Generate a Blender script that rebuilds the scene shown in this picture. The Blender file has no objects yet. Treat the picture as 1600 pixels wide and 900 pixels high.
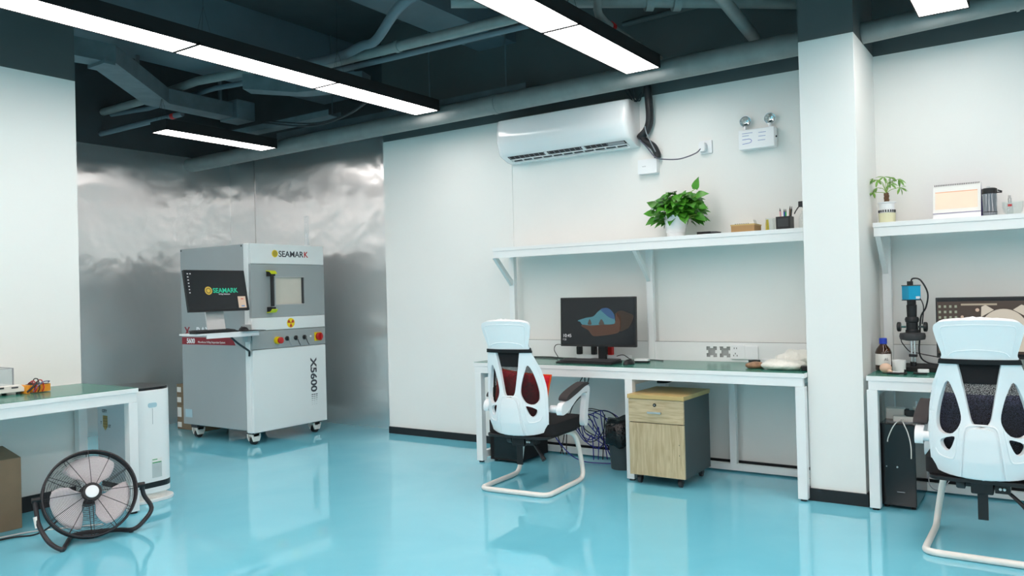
import bpy, bmesh, math, random
from math import sin, cos, pi, radians as R
from mathutils import Vector, Matrix
from mathutils.geometry import tessellate_polygon

S = bpy.context.scene
C = S.collection
random.seed(7)

# ---------------------------------------------------------------- camera
CAM_H, YAW, PITCH, ROLL, F = 1.2559, R(34.2452), R(.4228), R(-1.4689), 1242.49
fw = Vector((-sin(YAW)*cos(PITCH), cos(YAW)*cos(PITCH), sin(PITCH)))
r0 = Vector((cos(YAW), sin(YAW), 0)); u0 = r0.cross(fw)
rt = cos(ROLL)*r0 + sin(ROLL)*u0; up = -sin(ROLL)*r0 + cos(ROLL)*u0
cd = bpy.data.cameras.new('camera'); cam = bpy.data.objects.new('camera', cd); C.objects.link(cam)
cd.sensor_width = 36; cd.sensor_fit = 'HORIZONTAL'; cd.lens = F/1600*36; cd.clip_start = .05
M = Matrix.Identity(4)
for i in range(3):
    M[i][0], M[i][1], M[i][2] = rt[i], up[i], -fw[i]
M[2][3] = CAM_H
cam.matrix_world = M
S.camera = cam
# ---------------------------------------------------------------- world, exposure, lamp level
W = bpy.data.worlds.new('world'); S.world = W; W.use_nodes = True
W.node_tree.nodes['Background'].inputs[0].default_value = (.8, .9, 1, 1)
W.node_tree.nodes['Background'].inputs[1].default_value = .3
S.view_settings.view_transform = 'Standard'; S.view_settings.look = 'None'
S.view_settings.gamma = 1; S.view_settings.use_curve_mapping = False
S.view_settings.exposure = .92
LAMP = 7.0          # radiance of the strip-light diffusers

# ---------------------------------------------------------------- materials
def lin(c):
    return tuple(((v/255)/12.92 if v/255 <= .04045 else ((v/255+.055)/1.055)**2.4) for v in c)
def mat(name, rgb, rough=.5, metal=0, coat=0, emit=0, var=.03, scale=6, bump=0, bscale=60, trans=0, spec=.5, alpha=1, ior=1.45):
    m = bpy.data.materials.new(name); m.use_nodes = True
    N, L = m.node_tree.nodes, m.node_tree.links
    b = N['Principled BSDF']; c = lin(rgb)
    b.inputs['Roughness'].default_value = rough; b.inputs['Metallic'].default_value = metal
    b.inputs['Coat Weight'].default_value = coat; b.inputs['Coat Roughness'].default_value = .05
    b.inputs['Specular IOR Level'].default_value = spec
    b.inputs['Transmission Weight'].default_value = trans; b.inputs['IOR'].default_value = ior
    b.inputs['Alpha'].default_value = alpha
    tc = N.new('ShaderNodeTexCoord')
    if var:
        n = N.new('ShaderNodeTexNoise'); n.inputs['Scale'].default_value = scale; n.inputs['Detail'].default_value = 3
        L.new(tc.outputs['Object'], n.inputs['Vector'])
        r = N.new('ShaderNodeValToRGB')
        r.color_ramp.elements[0].position = .3; r.color_ramp.elements[1].position = .7
        r.color_ramp.elements[0].color = tuple(v*(1-var) for v in c)+(1,)
        r.color_ramp.elements[1].color = tuple(min(1, v*(1+var)) for v in c)+(1,)
        L.new(n.outputs['Fac'], r.inputs['Fac']); L.new(r.outputs['Color'], b.inputs['Base Color'])
    else:
        b.inputs['Base Color'].default_value = c+(1,)
    if bump:
        n2 = N.new('ShaderNodeTexNoise'); n2.inputs['Scale'].default_value = bscale
        L.new(tc.outputs['Object'], n2.inputs['Vector'])
        bp = N.new('ShaderNodeBump'); bp.inputs['Strength'].default_value = bump; bp.inputs['Distance'].default_value = .01
        L.new(n2.outputs['Fac'], bp.inputs['Height']); L.new(bp.outputs['Normal'], b.inputs['Normal'])
    if emit:
        b.inputs['Emission Color'].default_value = c+(1,); b.inputs['Emission Strength'].default_value = emit
    return m

def floor_mat():
    m = mat('blue_epoxy_floor', (96, 190, 216), .16, var=0, spec=1.0)
    N, L = m.node_tree.nodes, m.node_tree.links; b = N['Principled BSDF']
    tc = N.new('ShaderNodeTexCoord')
    n = N.new('ShaderNodeTexNoise'); n.inputs['Scale'].default_value = 1.3; n.inputs['Detail'].default_value = 5; n.inputs['Distortion'].default_value = .6
    L.new(tc.outputs['Object'], n.inputs['Vector'])
    r = N.new('ShaderNodeValToRGB')
    r.color_ramp.elements[0].position = .35; r.color_ramp.elements[0].color = lin((112, 199, 221))+(1,)
    r.color_ramp.elements[1].position = .7; r.color_ramp.elements[1].color = lin((126, 208, 227))+(1,)
    L.new(n.outputs['Fac'], r.inputs['Fac']); L.new(r.outputs['Color'], b.inputs['Base Color'])
    mr = N.new('ShaderNodeMapRange'); mr.inputs['To Min'].default_value = .02; mr.inputs['To Max'].default_value = .06
    L.new(n.outputs['Fac'], mr.inputs['Value']); L.new(mr.outputs['Result'], b.inputs['Roughness'])
    return m
def metal_mat():
    m = mat('brushed_sheet_metal', (238, 239, 239), .2, metal=.86, var=0)
    N, L = m.node_tree.nodes, m.node_tree.links; b = N['Principled BSDF']
    tc = N.new('ShaderNodeTexCoord')
    n = N.new('ShaderNodeTexNoise'); n.inputs['Scale'].default_value = 1.5; n.inputs['Detail'].default_value = 3
    L.new(tc.outputs['Object'], n.inputs['Vector'])
    n2 = N.new('ShaderNodeTexNoise'); n2.inputs['Scale'].default_value = 3.5; n2.inputs['Detail'].default_value = 2
    L.new(tc.outputs['Object'], n2.inputs['Vector'])
    ad = N.new('ShaderNodeMath'); ad.operation = 'MULTIPLY_ADD'; ad.inputs[1].default_value = .03
    L.new(n2.outputs['Fac'], ad.inputs[0]); L.new(n.outputs['Fac'], ad.inputs[2])
    ge = N.new('ShaderNodeNewGeometry'); cr = N.new('ShaderNodeVectorMath'); cr.operation = 'CROSS_PRODUCT'; cr.inputs[1].default_value = (0, 0, 1)
    L.new(ge.outputs['True Normal'], cr.inputs[0]); L.new(cr.outputs[0], b.inputs['Tangent']); b.inputs['Anisotropic'].default_value = .9
    bp = N.new('ShaderNodeBump'); bp.inputs['Strength'].default_value = .7; bp.inputs['Distance'].default_value = .05
    L.new(ad.outputs[0], bp.inputs['Height']); L.new(bp.outputs['Normal'], b.inputs['Normal'])
    mr = N.new('ShaderNodeMapRange'); mr.inputs['To Min'].default_value = .285; mr.inputs['To Max'].default_value = .33
    L.new(n2.outputs['Fac'], mr.inputs['Value']); L.new(mr.outputs['Result'], b.inputs['Roughness'])
    return m
def wood_mat(name, vertical):
    m = mat(name, (205, 186, 150), .45, var=0)
    N, L = m.node_tree.nodes, m.node_tree.links; b = N['Principled BSDF']
    tc = N.new('ShaderNodeTexCoord'); mp = N.new('ShaderNodeMapping')
    mp.inputs['Scale'].default_value = (9, 9, .9) if vertical else (1.2, 9, 12)
    L.new(tc.outputs['Object'], mp.inputs['Vector'])
    n = N.new('ShaderNodeTexNoise'); n.inputs['Scale'].default_value = 6; n.inputs['Detail'].default_value = 6; n.inputs['Distortion'].default_value = .8
    L.new(mp.outputs['Vector'], n.inputs['Vector'])
    r = N.new('ShaderNodeValToRGB')
    r.color_ramp.elements[0].position = .3; r.color_ramp.elements[0].color = lin((176, 156, 120))+(1,)
    r.color_ramp.elements[1].position = .65; r.color_ramp.elements[1].color = lin((206, 189, 154))+(1,)
    L.new(n.outputs['Fac'], r.inputs['Fac']); L.new(r.outputs['Color'], b.inputs['Base Color'])
    return m
def mesh_mat(name, rgb, cover):
    m = bpy.data.materials.new(name); m.use_nodes = True
    N, L = m.node_tree.nodes, m.node_tree.links
    b = N['Principled BSDF']; b.inputs['Base Color'].default_value = lin(rgb)+(1,); b.inputs['Roughness'].default_value = .8
    tr = N.new('ShaderNodeBsdfTransparent'); mx = N.new('ShaderNodeMixShader')
    tc = N.new('ShaderNodeTexCoord'); v = N.new('ShaderNodeTexVoronoi'); v.inputs['Scale'].default_value = 480
    L.new(tc.outputs['Object'], v.inputs['Vector'])
    gt = N.new('ShaderNodeMath'); gt.operation = 'GREATER_THAN'; gt.inputs[1].default_value = 1-cover+.12
    L.new(v.outputs['Distance'], gt.inputs[0]); L.new(gt.outputs[0], mx.inputs[0])
    L.new(tr.outputs[0], mx.inputs[1]); L.new(b.outputs[0], mx.inputs[2])
    L.new(mx.outputs[0], N['Material Output'].inputs['Surface'])
    return m
def glass_mat(name, rgb, fac):
    m = bpy.data.materials.new(name); m.use_nodes = True
    N, L = m.node_tree.nodes, m.node_tree.links; N.remove(N['Principled BSDF'])
    tr = N.new('ShaderNodeBsdfTransparent'); tr.inputs[0].default_value = lin(rgb)+(1,)
    gl = N.new('ShaderNodeBsdfGlossy'); gl.inputs['Roughness'].default_value = .03
    lw = N.new('ShaderNodeLayerWeight'); lw.inputs[0].default_value = .5
    pw = N.new('ShaderNodeMath'); pw.operation = 'POWER'; pw.inputs[1].default_value = 4
    mx = N.new('ShaderNodeMixShader'); mul = N.new('ShaderNodeMath'); mul.operation = 'MULTIPLY_ADD'; mul.inputs[1].default_value = .5; mul.inputs[2].default_value = fac
    L.new(lw.outputs['Facing'], pw.inputs[0]); L.new(pw.outputs[0], mul.inputs[0]); L.new(mul.outputs[0], mx.inputs[0])
    L.new(tr.outputs[0], mx.inputs[1]); L.new(gl.outputs[0], mx.inputs[2]); L.new(mx.outputs[0], N['Material Output'].inputs['Surface'])
    return m
def emis(name, rgb, s):
    m = bpy.data.materials.new(name); m.use_nodes = True
    N, L = m.node_tree.nodes, m.node_tree.links; N.remove(N['Principled BSDF'])
    e = N.new('ShaderNodeEmission'); e.inputs[0].default_value = lin(rgb)+(1,); e.inputs[1].default_value = s
    L.new(e.outputs[0], N['Material Output'].inputs['Surface'])
    return m

FLOOR = floor_mat(); METAL = metal_mat()
WALL = mat('white_wall_paint', (239, 240, 237), .55, var=.01, scale=2, bump=.03, bscale=30)
DARK = mat('dark_ceiling_paint', (66, 71, 74), .7, var=.12, scale=3, bump=.15, bscale=14)
DARK2 = mat('dark_band_paint', (86, 91, 92), .6, var=.06, scale=3)
BEAM = mat('grey_beam_paint', (104, 116, 124), .7, var=.08, scale=3)
PIPE = mat('grey_painted_pipe', (134, 138, 137), .42, var=.1, scale=9)
DUCT = mat('galvanised_duct', (106, 118, 124), .5, metal=.2, var=.15, scale=8)
BASEB = mat('black_skirting', (22, 26, 30), .4)
BLACK = mat('black_plastic', (24, 26, 29), .42)
BLACKG = mat('glossy_black_plastic', (18, 19, 22), .12)
BLACKM = mat('matt_black', (20, 21, 23), .75)
DKGREY = mat('dark_grey_plastic', (58, 60, 63), .55)
WHITE = mat('white_plastic', (240, 243, 245), .28, var=.005)
WHITEM = mat('white_powder_coat', (238, 241, 241), .35, var=.005)
WARMW = mat('ivory_white_plastic', (236, 234, 228), .4)
GREEN = mat('green_antistatic_mat', (42, 122, 106), .22, var=.03, spec=.6)
MGREY = mat('machine_grey_coat', (158, 166, 167), .38, var=.01)
MSIDE = mat('machine_side_coat', (160, 168, 170), .4, var=.01)
MWHITE = mat('machine_white_coat', (230, 236, 236), .35, var=.005)
SILVER = mat('silver_metal', (200, 200, 200), .28, metal=1)
CHROME = mat('chrome', (225, 228, 230), .08, metal=1)
PALE = mat('pale_aluminium', (214, 214, 214), .4, metal=.35)
STEEL = mat('brushed_steel', (196, 192, 190), .35, metal=.9)
YELLOW = mat('yellow_plastic', (238, 210, 20), .4)
LIME = mat('lime_plastic', (214, 226, 40), .4)
RED = mat('red_plastic', (190, 30, 30), .4)
CRIM = mat('crimson_print', (140, 30, 44), .5)
REDC = mat('red_cushion_fabric', (222, 24, 40), .85, var=.1, scale=40, bump=.4, bscale=200)
ORANGE = mat('orange_fabric', (240, 92, 30), .8)
NAVY = mat('navy_cushion_fabric', (112, 116, 150), .9, var=.15, scale=60, bump=.4, bscale=220)
FABRIC = mat('black_seat_fabric', (30, 28, 30), .95, var=.1, scale=80, bump=.3, bscale=300)
PADB = mat('charcoal_arm_pad', (58, 53, 54), .7)
NET = mesh_mat('black_net', (18, 18, 22), .60)
INK = mat('dark_ink', (62, 68, 76), .5)
CYAN = mat('cyan_anodised', (20, 164, 206), .35, metal=.2)
BLUE = mat('blue_cable', (38, 40, 140), .45)
BLUEP = mat('blue_cap', (40, 70, 190), .4)
AMBER = mat('brown_bottle_glass', (54, 30, 12), .1, coat=.5)
CARD = mat('cardboard', (176, 142, 98), .8, var=.05)
CARDD = mat('brown_carton', (134, 116, 94), .8, var=.05, scale=12)
LEAF = mat('pothos_leaf', (66, 136, 34), .4, var=.35, scale=20)
LEAF2 = mat('money_plant_leaf', (112, 158, 70), .4, var=.2, scale=40)
STEMG = mat('green_stem', (132, 168, 70), .5)
BARK = mat('brown_trunk', (120, 90, 66), .8, var=.2, scale=60)
SOIL = mat('dark_soil', (50, 38, 28), .9, var=.3, scale=80, bump=.5)
OAK_V = wood_mat('oak_veneer_vertical', True); OAK_H = wood_mat('oak_veneer_horizontal', False)
OAKTOP = mat('oak_edge', (196, 170, 112), .4, var=.08, scale=10)
PEDG = mat('pedestal_grey', (62, 74, 76), .45)
FANT = mat('fan_tube_black', (44, 42, 46), .4)
FANB = mat('fan_blade_metal', (244, 236, 240), .3, metal=0)
ORNG = mat('orange_rubber', (238, 158, 46), .5)
SKIN = mat('beige_rubber', (222, 190, 166), .6)
GLASS = glass_mat('clear_glass', (250, 253, 253), .03)
ACRYL = glass_mat('clear_acrylic', (248, 251, 252), .05)
SMOKE = glass_mat('smoky_glass', (110, 122, 132), .03)
PAPER = mat('white_paper', (238, 238, 234), .8)
PEACH = mat('peach_print', (250, 228, 206), .8)
PURPLE = mat('violet_edge', (96, 80, 160), .7)
BEIGE = mat('window_beige', (206, 202, 190), .25)
SILP = mat('silver_blue_panel', (206, 216, 222), .2, metal=.1, var=.01)
GOLD = mat('gold_print', (176, 150, 84), .4)
LBLUE = mat('pale_blue_sticker', (168, 200, 210), .5)
GRN = mat('green_print', (40, 160, 90), .5)
BLK_SCR = mat('dark_screen', (22, 25, 28), .18, emit=.35, var=0, spec=.4)
BAG = mat('black_bin_bag', (16, 17, 19), .22, bump=.9, bscale=30)
BINM = mat('grey_bin', (58, 70, 74), .5)
FROST = mat('frosted_plastic_bag', (236, 236, 228), .3, bump=.8, bscale=40)
RECESS = mat('recess_grey', (172, 176, 176), .5)
CORD = mat('grey_cord', (150, 155, 160), .5)
LAMPM = emis('strip_diffuser', (255, 246, 241), LAMP)
def scr(name, rgb, s=.8):
    m = mat(name, (8, 8, 8), .25, emit=1, var=0); b = m.node_tree.nodes['Principled BSDF']
    b.inputs['Emission Color'].default_value = lin(rgb)+(1,); b.inputs['Emission Strength'].default_value = s
    return m

# ---------------------------------------------------------------- mesh builder
class MB:
    def __init__(s): s.v = []; s.f = []; s.mi = []; s.cur = 0
    def add(s, vs, fs):
        o = len(s.v); s.v += [Vector(p) for p in vs]
        for f in fs: s.f.append([o+i for i in f]); s.mi.append(s.cur)
        return s
    def slot(s, i): s.cur = i; return s
    def box(s, x0, y0, z0, x1, y1, z1):
        x0, x1 = sorted((x0, x1)); y0, y1 = sorted((y0, y1)); z0, z1 = sorted((z0, z1))
        return s.add([(x, y, z) for z in (z0, z1) for y in (y0, y1) for x in (x0, x1)],
                     [(0, 2, 3, 1), (4, 5, 7, 6), (0, 1, 5, 4), (2, 6, 7, 3), (0, 4, 6, 2), (1, 3, 7, 5)])
    def rbox(s, x0, y0, z0, x1, y1, z1, r=.01, n=3, axis='z'):
        """box with the four edges along axis rounded"""
        a, b = {'z': ((x0, x1), (y0, y1)), 'x': ((y0, y1), (z0, z1)), 'y': ((x0, x1), (z0, z1))}[axis]
        a = sorted(a); b = sorted(b); out = []
        for cx, cy, st in ((a[1]-r, b[1]-r, 0), (a[0]+r, b[1]-r, 90), (a[0]+r, b[0]+r, 180), (a[1]-r, b[0]+r, 270)):
            for k in range(n+1):
                t = R(st+90*k/n); out.append((cx+r*cos(t), cy+r*sin(t)))
        lo, hi = {'z': (z0, z1), 'x': (x0, x1), 'y': (y0, y1)}[axis]
        return s.prism(out, lo, hi, axis)
    def prism(s, poly, lo, hi, axis='z', holes=()):
        """extrude a 2D outline (with holes) along axis; outline coords: z:(x,y) x:(y,z) y:(x,z)"""
        def P(p, h):
            return {'z': (p[0], p[1], h), 'x': (h, p[0], p[1]), 'y': (p[0], h, p[1])}[axis]
        loops = [list(poly)]+[list(h) for h in holes]
        flat = [p for l in loops for p in l]
        tris = tessellate_polygon([[Vector((p[0], p[1], 0)) for p in l] for l in loops]) if (holes or len(poly) > 4) else [tuple(range(len(poly)))]
        n = len(flat)
        vs = [P(p, lo) for p in flat]+[P(p, hi) for p in flat]
        fs = [tuple(t) for t in tris]+[tuple(n+i for i in reversed(t)) for t in tris]
        o = 0
        for l in loops:
            k = len(l)
            for i in range(k):
                j = (i+1) % k; fs.append((o+i, o+j, n+o+j, n+o+i))
            o += k
        return s.add(vs, fs)
    def frame(s, d):
        d = Vector(d).normalized(); a = Vector((0, 0, 1)) if abs(d.z) < .9 else Vector((1, 0, 0))
        u = d.cross(a).normalized(); return u, d.cross(u).normalized()
    def cyl(s, p0, p1, r0, r1=None, n=16, caps=True):
        r1 = r0 if r1 is None else r1; p0 = Vector(p0); p1 = Vector(p1); u, w = s.frame(p1-p0)
        vs = [p0+(u*cos(2*pi*i/n)+w*sin(2*pi*i/n))*r0 for i in range(n)]+[p1+(u*cos(2*pi*i/n)+w*sin(2*pi*i/n))*r1 for i in range(n)]
        fs = [(i, (i+1) % n, n+(i+1) % n, n+i) for i in range(n)]
        if caps: fs += [tuple(range(n))[::-1], tuple(range(n, 2*n))]
        return s.add(vs, fs)
    def tube(s, pts, r, n=8, sm=0, closed=False, radii=None):
        pts = [Vector(p) for p in pts]
        if sm:
            out = []; m = len(pts)
            for i in range(m if closed else m-1):
                p0 = pts[(i-1) % m] if closed or i > 0 else pts[i]; p1 = pts[i]; p2 = pts[(i+1) % m]
                p3 = pts[(i+2) % m] if closed or i+2 < m else p2
                for k in range(sm):
                    t = k/sm
                    out.append(.5*((2*p1)+(p2-p0)*t+(2*p0-5*p1+4*p2-p3)*t*t+(3*p1-p0-3*p2+p3)*t**3))
            if not closed: out.append(pts[-1])
            if radii:
                rr = []
                for i in range(len(radii)-1): rr += [radii[i]+(radii[i+1]-radii[i])*k/sm for k in range(sm)]
                radii = rr+[radii[-1]]
            pts = out
        m = len(pts); vs = []; fs = []; pu = None
        for i, p in enumerate(pts):
            a = pts[i-1] if (i > 0 or closed) else p; b = pts[(i+1) % m] if (i < m-1 or closed) else p
            d = (b-a).normalized()
            if pu is None: u, w = s.frame(d)
            else: u = (pu-d*pu.dot(d)).normalized(); w = d.cross(u)
            pu = u; q = radii[i] if radii else r
            vs += [p+(u*cos(2*pi*k/n)+w*sin(2*pi*k/n))*q for k in range(n)]
        for i in range(m if closed else m-1):
            j = (i+1) % m
            for k in range(n): fs.append((i*n+k, i*n+(k+1) % n, j*n+(k+1) % n, j*n+k))
        if not closed: fs += [tuple(range(n))[::-1], tuple((m-1)*n+k for k in range(n))]
        return s.add(vs, fs)
    def lathe(s, prof, c=(0, 0, 0), axis=(0, 0, 1), n=32, cap=True):
        c = Vector(c); d = Vector(axis).normalized(); u, w = s.frame(d); vs = []; fs = []; m = len(prof)
        for r, h in prof: vs += [c+d*h+(u*cos(2*pi*k/n)+w*sin(2*pi*k/n))*r for k in range(n)]
        for i in range(m-1):
            for k in range(n): fs.append((i*n+k, i*n+(k+1) % n, (i+1)*n+(k+1) % n, (i+1)*n+k))
        if cap: fs += [tuple(range(n))[::-1], tuple((m-1)*n+k for k in range(n))]
        return s.add(vs, fs)
    def ball(s, c, rx, ry=None, rz=None, n=16, m=10):
        ry = rx if ry is None else ry; rz = rx if rz is None else rz; c = Vector(c); vs = []; fs = []
        for i in range(m+1):
            t = pi*i/m
            for k in range(n): vs.append(c+Vector((rx*sin(t)*cos(2*pi*k/n), ry*sin(t)*sin(2*pi*k/n), -rz*cos(t))))
        for i in range(m):
            for k in range(n): fs.append((i*n+k, i*n+(k+1) % n, (i+1)*n+(k+1) % n, (i+1)*n+k))
        return s.add(vs, fs)
    def xform(s, fn): s.v = [Vector(fn(p)) for p in s.v]; return s
    def build(s, name, m, parent=None, local=False, bevel=0, smooth=False, seg=2, sharp=35, mods=None):
        me = bpy.data.meshes.new(name); vs = s.v
        if parent is not None and not local:
            root = parent
            while root.parent: root = root.parent
            inv = (Matrix.Translation(root.location) @ root.rotation_euler.to_matrix().to_4x4()).inverted()
            vs = [inv @ p for p in vs]
        me.from_pydata([tuple(p) for p in vs], [], s.f)
        ms = m if isinstance(m, (list, tuple)) else [m]
        for q in ms: me.materials.append(q)
        for p, i in zip(me.polygons, s.mi): p.material_index = i
        bm = bmesh.new(); bm.from_mesh(me)
        bmesh.ops.remove_doubles(bm, verts=bm.verts, dist=1e-6)
        bmesh.ops.recalc_face_normals(bm, faces=bm.faces); bm.to_mesh(me); bm.free()
        if smooth or bevel:
            for p in me.polygons: p.use_smooth = True
            if smooth: me.set_sharp_from_angle(angle=R(sharp))
        o = bpy.data.objects.new(name, me); C.objects.link(o)
        if parent is not None: o.parent = parent
        if bevel:
            b = o.modifiers.new('bevel', 'BEVEL'); b.width = bevel; b.segments = seg; b.limit_method = 'ANGLE'
            b.angle_limit = R(40); b.harden_normals = True
        if mods: mods(o)
        return o

def tag(o, label, cat, group=None, kind=None):
    if label: o['label'] = label
    if cat: o['category'] = cat
    if group: o['group'] = group
    if kind: o['kind'] = kind
    return o
def thing(name, label, cat, loc, rotz=0, group=None):
    o = bpy.data.objects.new(name, None); C.objects.link(o); o.empty_display_size = .05
    o.location = loc; o.rotation_euler = (0, 0, rotz)
    return tag(o, label, cat, group)
def struct(name, mb, m, **k):
    o = mb.build(name, m, **k); o['kind'] = 'structure'; return o
def dup(root, loc, rotz, label):
    r = root.copy(); C.objects.link(r); r.location = loc; r.rotation_euler = (0, 0, rotz); r['label'] = label
    for ch in list(root.children):
        c = ch.copy(); C.objects.link(c); c.parent = r
        for g in list(ch.children):
            d = g.copy(); C.objects.link(d); d.parent = c
    return r
def text(txt, size, m, parent, org, xd, yd, name='lettering', bold=0, align='LEFT', sx=1, local=False, label=None):
    cu = bpy.data.curves.new('t', 'FONT'); cu.body = txt; cu.size = size; cu.offset = bold*size; cu.align_x = align; cu.extrude = .0004
    ob = bpy.data.objects.new('t', cu); C.objects.link(ob)
    dg = bpy.context.evaluated_depsgraph_get(); me = bpy.data.meshes.new_from_object(ob.evaluated_get(dg))
    xd = Vector(xd).normalized(); yd = Vector(yd).normalized(); zd = xd.cross(yd); org = Vector(org)
    mb = MB(); mb.add([org+xd*v.co.x*sx+yd*v.co.y+zd*v.co.z for v in me.vertices], [list(p.vertices) for p in me.polygons])
    bpy.data.objects.remove(ob); bpy.data.curves.remove(cu); bpy.data.meshes.remove(me)
    o = mb.build(name, m, parent, local=local)
    if label: o['label'] = label
    return o
def arc(cx, cy, r, a0, a1, n=8): return [(cx+r*cos(R(a0+(a1-a0)*i/n)), cy+r*sin(R(a0+(a1-a0)*i/n))) for i in range(n+1)]
# ================================================================ ROOM
YB, XM, YM, XR, Y0, ZT = 5.44, -7.60, 5.60, 5.0, -8.0, 3.75
ZW = 2.692
XL0 = -12.0
struct('floor', MB().box(XL0-.1, Y0-.1, -.1, XR+.1, YM+.1, 0), FLOOR)
struct('ceiling', MB().box(XL0-.1, Y0-.1, ZT, XR+.1, YM+.1, ZT+.1), DARK)
struct('wall_back', MB().box(-5.105, YB, 0, XR, YB+.2, ZW), WALL)
struct('wall_back', MB().box(-5.105, YB, ZW, XR, YB+.2, ZT), DARK2)
struct('wall_back', MB().box(-5.105, YB-.007, 0, -3.67, YB, ZW-.01), WALL)
struct('wall_back', MB().box(XM-.1, YM, 0, -5.105, YM+.1, 2.80), METAL)
struct('wall_back', MB().box(XM-.1, YM-.0, 2.80, -5.105, YM+.1, ZT), DARK)
struct('wall_left', MB().box(XM-.1, 3.3, 0, XM, YM, 2.80), METAL)
struct('wall_left', MB().box(XL0, 3.2, 0, XM-.1, 3.3, ZT), WALL)
struct('wall_left', MB().box(XL0-.1, Y0, 0, XL0, 3.2, ZT), WALL)
struct('wall_left', MB().box(XM-.1, 3.3, 2.80, XM, YM, ZT), DARK)
struct('wall_left', MB().box(-5.38, Y0, 0, -5.222, 2.685, 2.71), WALL)
struct('wall_left', MB().box(-5.38, Y0, 2.71, -5.222, 2.685, ZT), DARK2)
struct('wall_right', MB().box(XR, Y0, 0, XR+.1, YM, ZT), WALL)
struct('wall_front', MB().box(XL0, Y0-.1, 0, XR, Y0, 2.7), WALL)
struct('wall_front', MB().box(XL0, Y0-.1, 2.7, XR, Y0, ZT), DARK)
# white column
struct('wall_column', MB().box(-1.211, 4.843, 0, -.905, YB, 2.698), WALL, bevel=.004)
struct('wall_column', MB().box(-1.211, 4.843, 2.698, -.905, YB, ZT), DARK2)
# skirting
for nm, b in (('baseboard_back', (-5.105, YB-.019, 0, -3.67, YB-.0075, .062)), ('baseboard_back', (-3.67, YB-.012, 0, -1.212, YB-.0005, .062)),
              ('baseboard_back', (-.904, YB-.012, 0, XR, YB-.0005, .062)), ('baseboard_left', (-5.2215, Y0, 0, -5.21, 2.685, .095)),
              ('baseboard_column', (-1.223, 4.831, 0, -.893, 4.8425, .072)), ('baseboard_column', (-.9045, 4.843, 0, -.893, YB-.013, .072)),
              ('baseboard_column', (-1.223, 4.843, 0, -1.2115, YB-.013, .072))):
    struct(nm, MB().box(*b), BASEB)
# seam between the metal sheets, and the ceiling beams
struct('trim_1', MB().box(-7.175, YM-.006, 0, -7.165, YM, 2.79), SILVER)
for i, b in enumerate(((-6.05, Y0, 3.22, -5.62, YM, ZT), (-3.98, Y0, 3.32, -3.60, YB, ZT), (-1.9, Y0, 3.42, -1.62, YB, ZT), (.3, Y0, 3.3, .6, YB, ZT), (2.6, Y0, 3.3, 2.95, YB, ZT))):
    struct('ceiling_beam', MB().box(*b), BEAM)
struct('ceiling_beam', MB().box(-3.6, 4.2, 3.5, .3, 4.4, ZT), DARK2)

# ---------------------------------------------------------------- strip lights (own light)
ZL = 2.75; LW = .236
def strip(x, y0, y1, label, wires=True, group=None, ZL=2.75, LW=.236):
    t = thing('strip_light', label, 'ceiling light', (x, (y0+y1)/2, ZL), group=group)
    h = LW/2+.008
    mb = MB()
    mb.box(x-h, y0, ZL+.012, x+h, y1, ZL+.085)
    mb.box(x-h, y0, ZL-.004, x-h+.006, y1, ZL+.012); mb.box(x+h-.006, y0, ZL-.004, x+h, y1, ZL+.012)
    mb.box(x-h, y0, ZL-.004, x+h, y0+.010, ZL+.012); mb.box(x-h, y1-.010, ZL-.004, x+h, y1, ZL+.012)
    mb.build('housing', BLACKM, t)
    MB().box(x-h+.0065, y0+.0105, ZL-.001, x+h-.0065, y1-.0105, ZL+.0115).build('diffuser', LAMPM, t)
    if wires:
        for y in ((y0+.04) if x < -6 else (y0+.12),):
            w = MB(); w.cyl((x, y, ZL+.28), (x, y, ZT-.001), .0015, n=5)
            for dx, dy in ((-.05, .02), (.05, .02), (0, -.05)): w.cyl((x, y, ZL+.28), (x+dx, y+dy, ZL+.085), .0012, n=4)
            w.build('hanger_wire', DKGREY, t)
    return t
LX = (-4.182, -2.268, -.463, 1.40, 3.25)
NAMES = ['left', 'middle', 'right']
words = ['end module nearest the back wall', 'second module from the back wall', 'third module from the back wall', 'fourth module from the back wall']
for i, x in enumerate(LX):
    ends = [4.985, 3.885, 2.80, 1.74, .68]
    for k in range(4):
        if i < 3:
            lab = 'white strip light of the %s ceiling row, %s' % (['left-hand long', 'middle', 'right-hand'][i], words[k])
        else: lab = 'strip light out of view to the right of the benches'
        strip(x, ends[k+1], ends[k], lab, wires=(i < 3), group='strip lights hung in rows')
    y = .68
    while y > -7:
        strip(x, y-4.2, y, 'long strip light run behind the viewpoint', wires=False, group='strip lights hung in rows'); y -= 4.2
strip(-6.085, 3.80, 4.93, 'short single strip light hanging before the metal clad corner', group='strip lights hung in rows', ZL=2.68, LW=.205)
for x, y in [(x, y) for x in (-6.4, -8.3, -10.2) for y in (2.9, .5, -1.9, -4.3)]: strip(x, y-2.2, y, 'added strip light unseen behind the left white wall', wires=False, group='strip lights hung in rows')  # unseen rows in the left side room, added to brighten the cabinet corner

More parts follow.
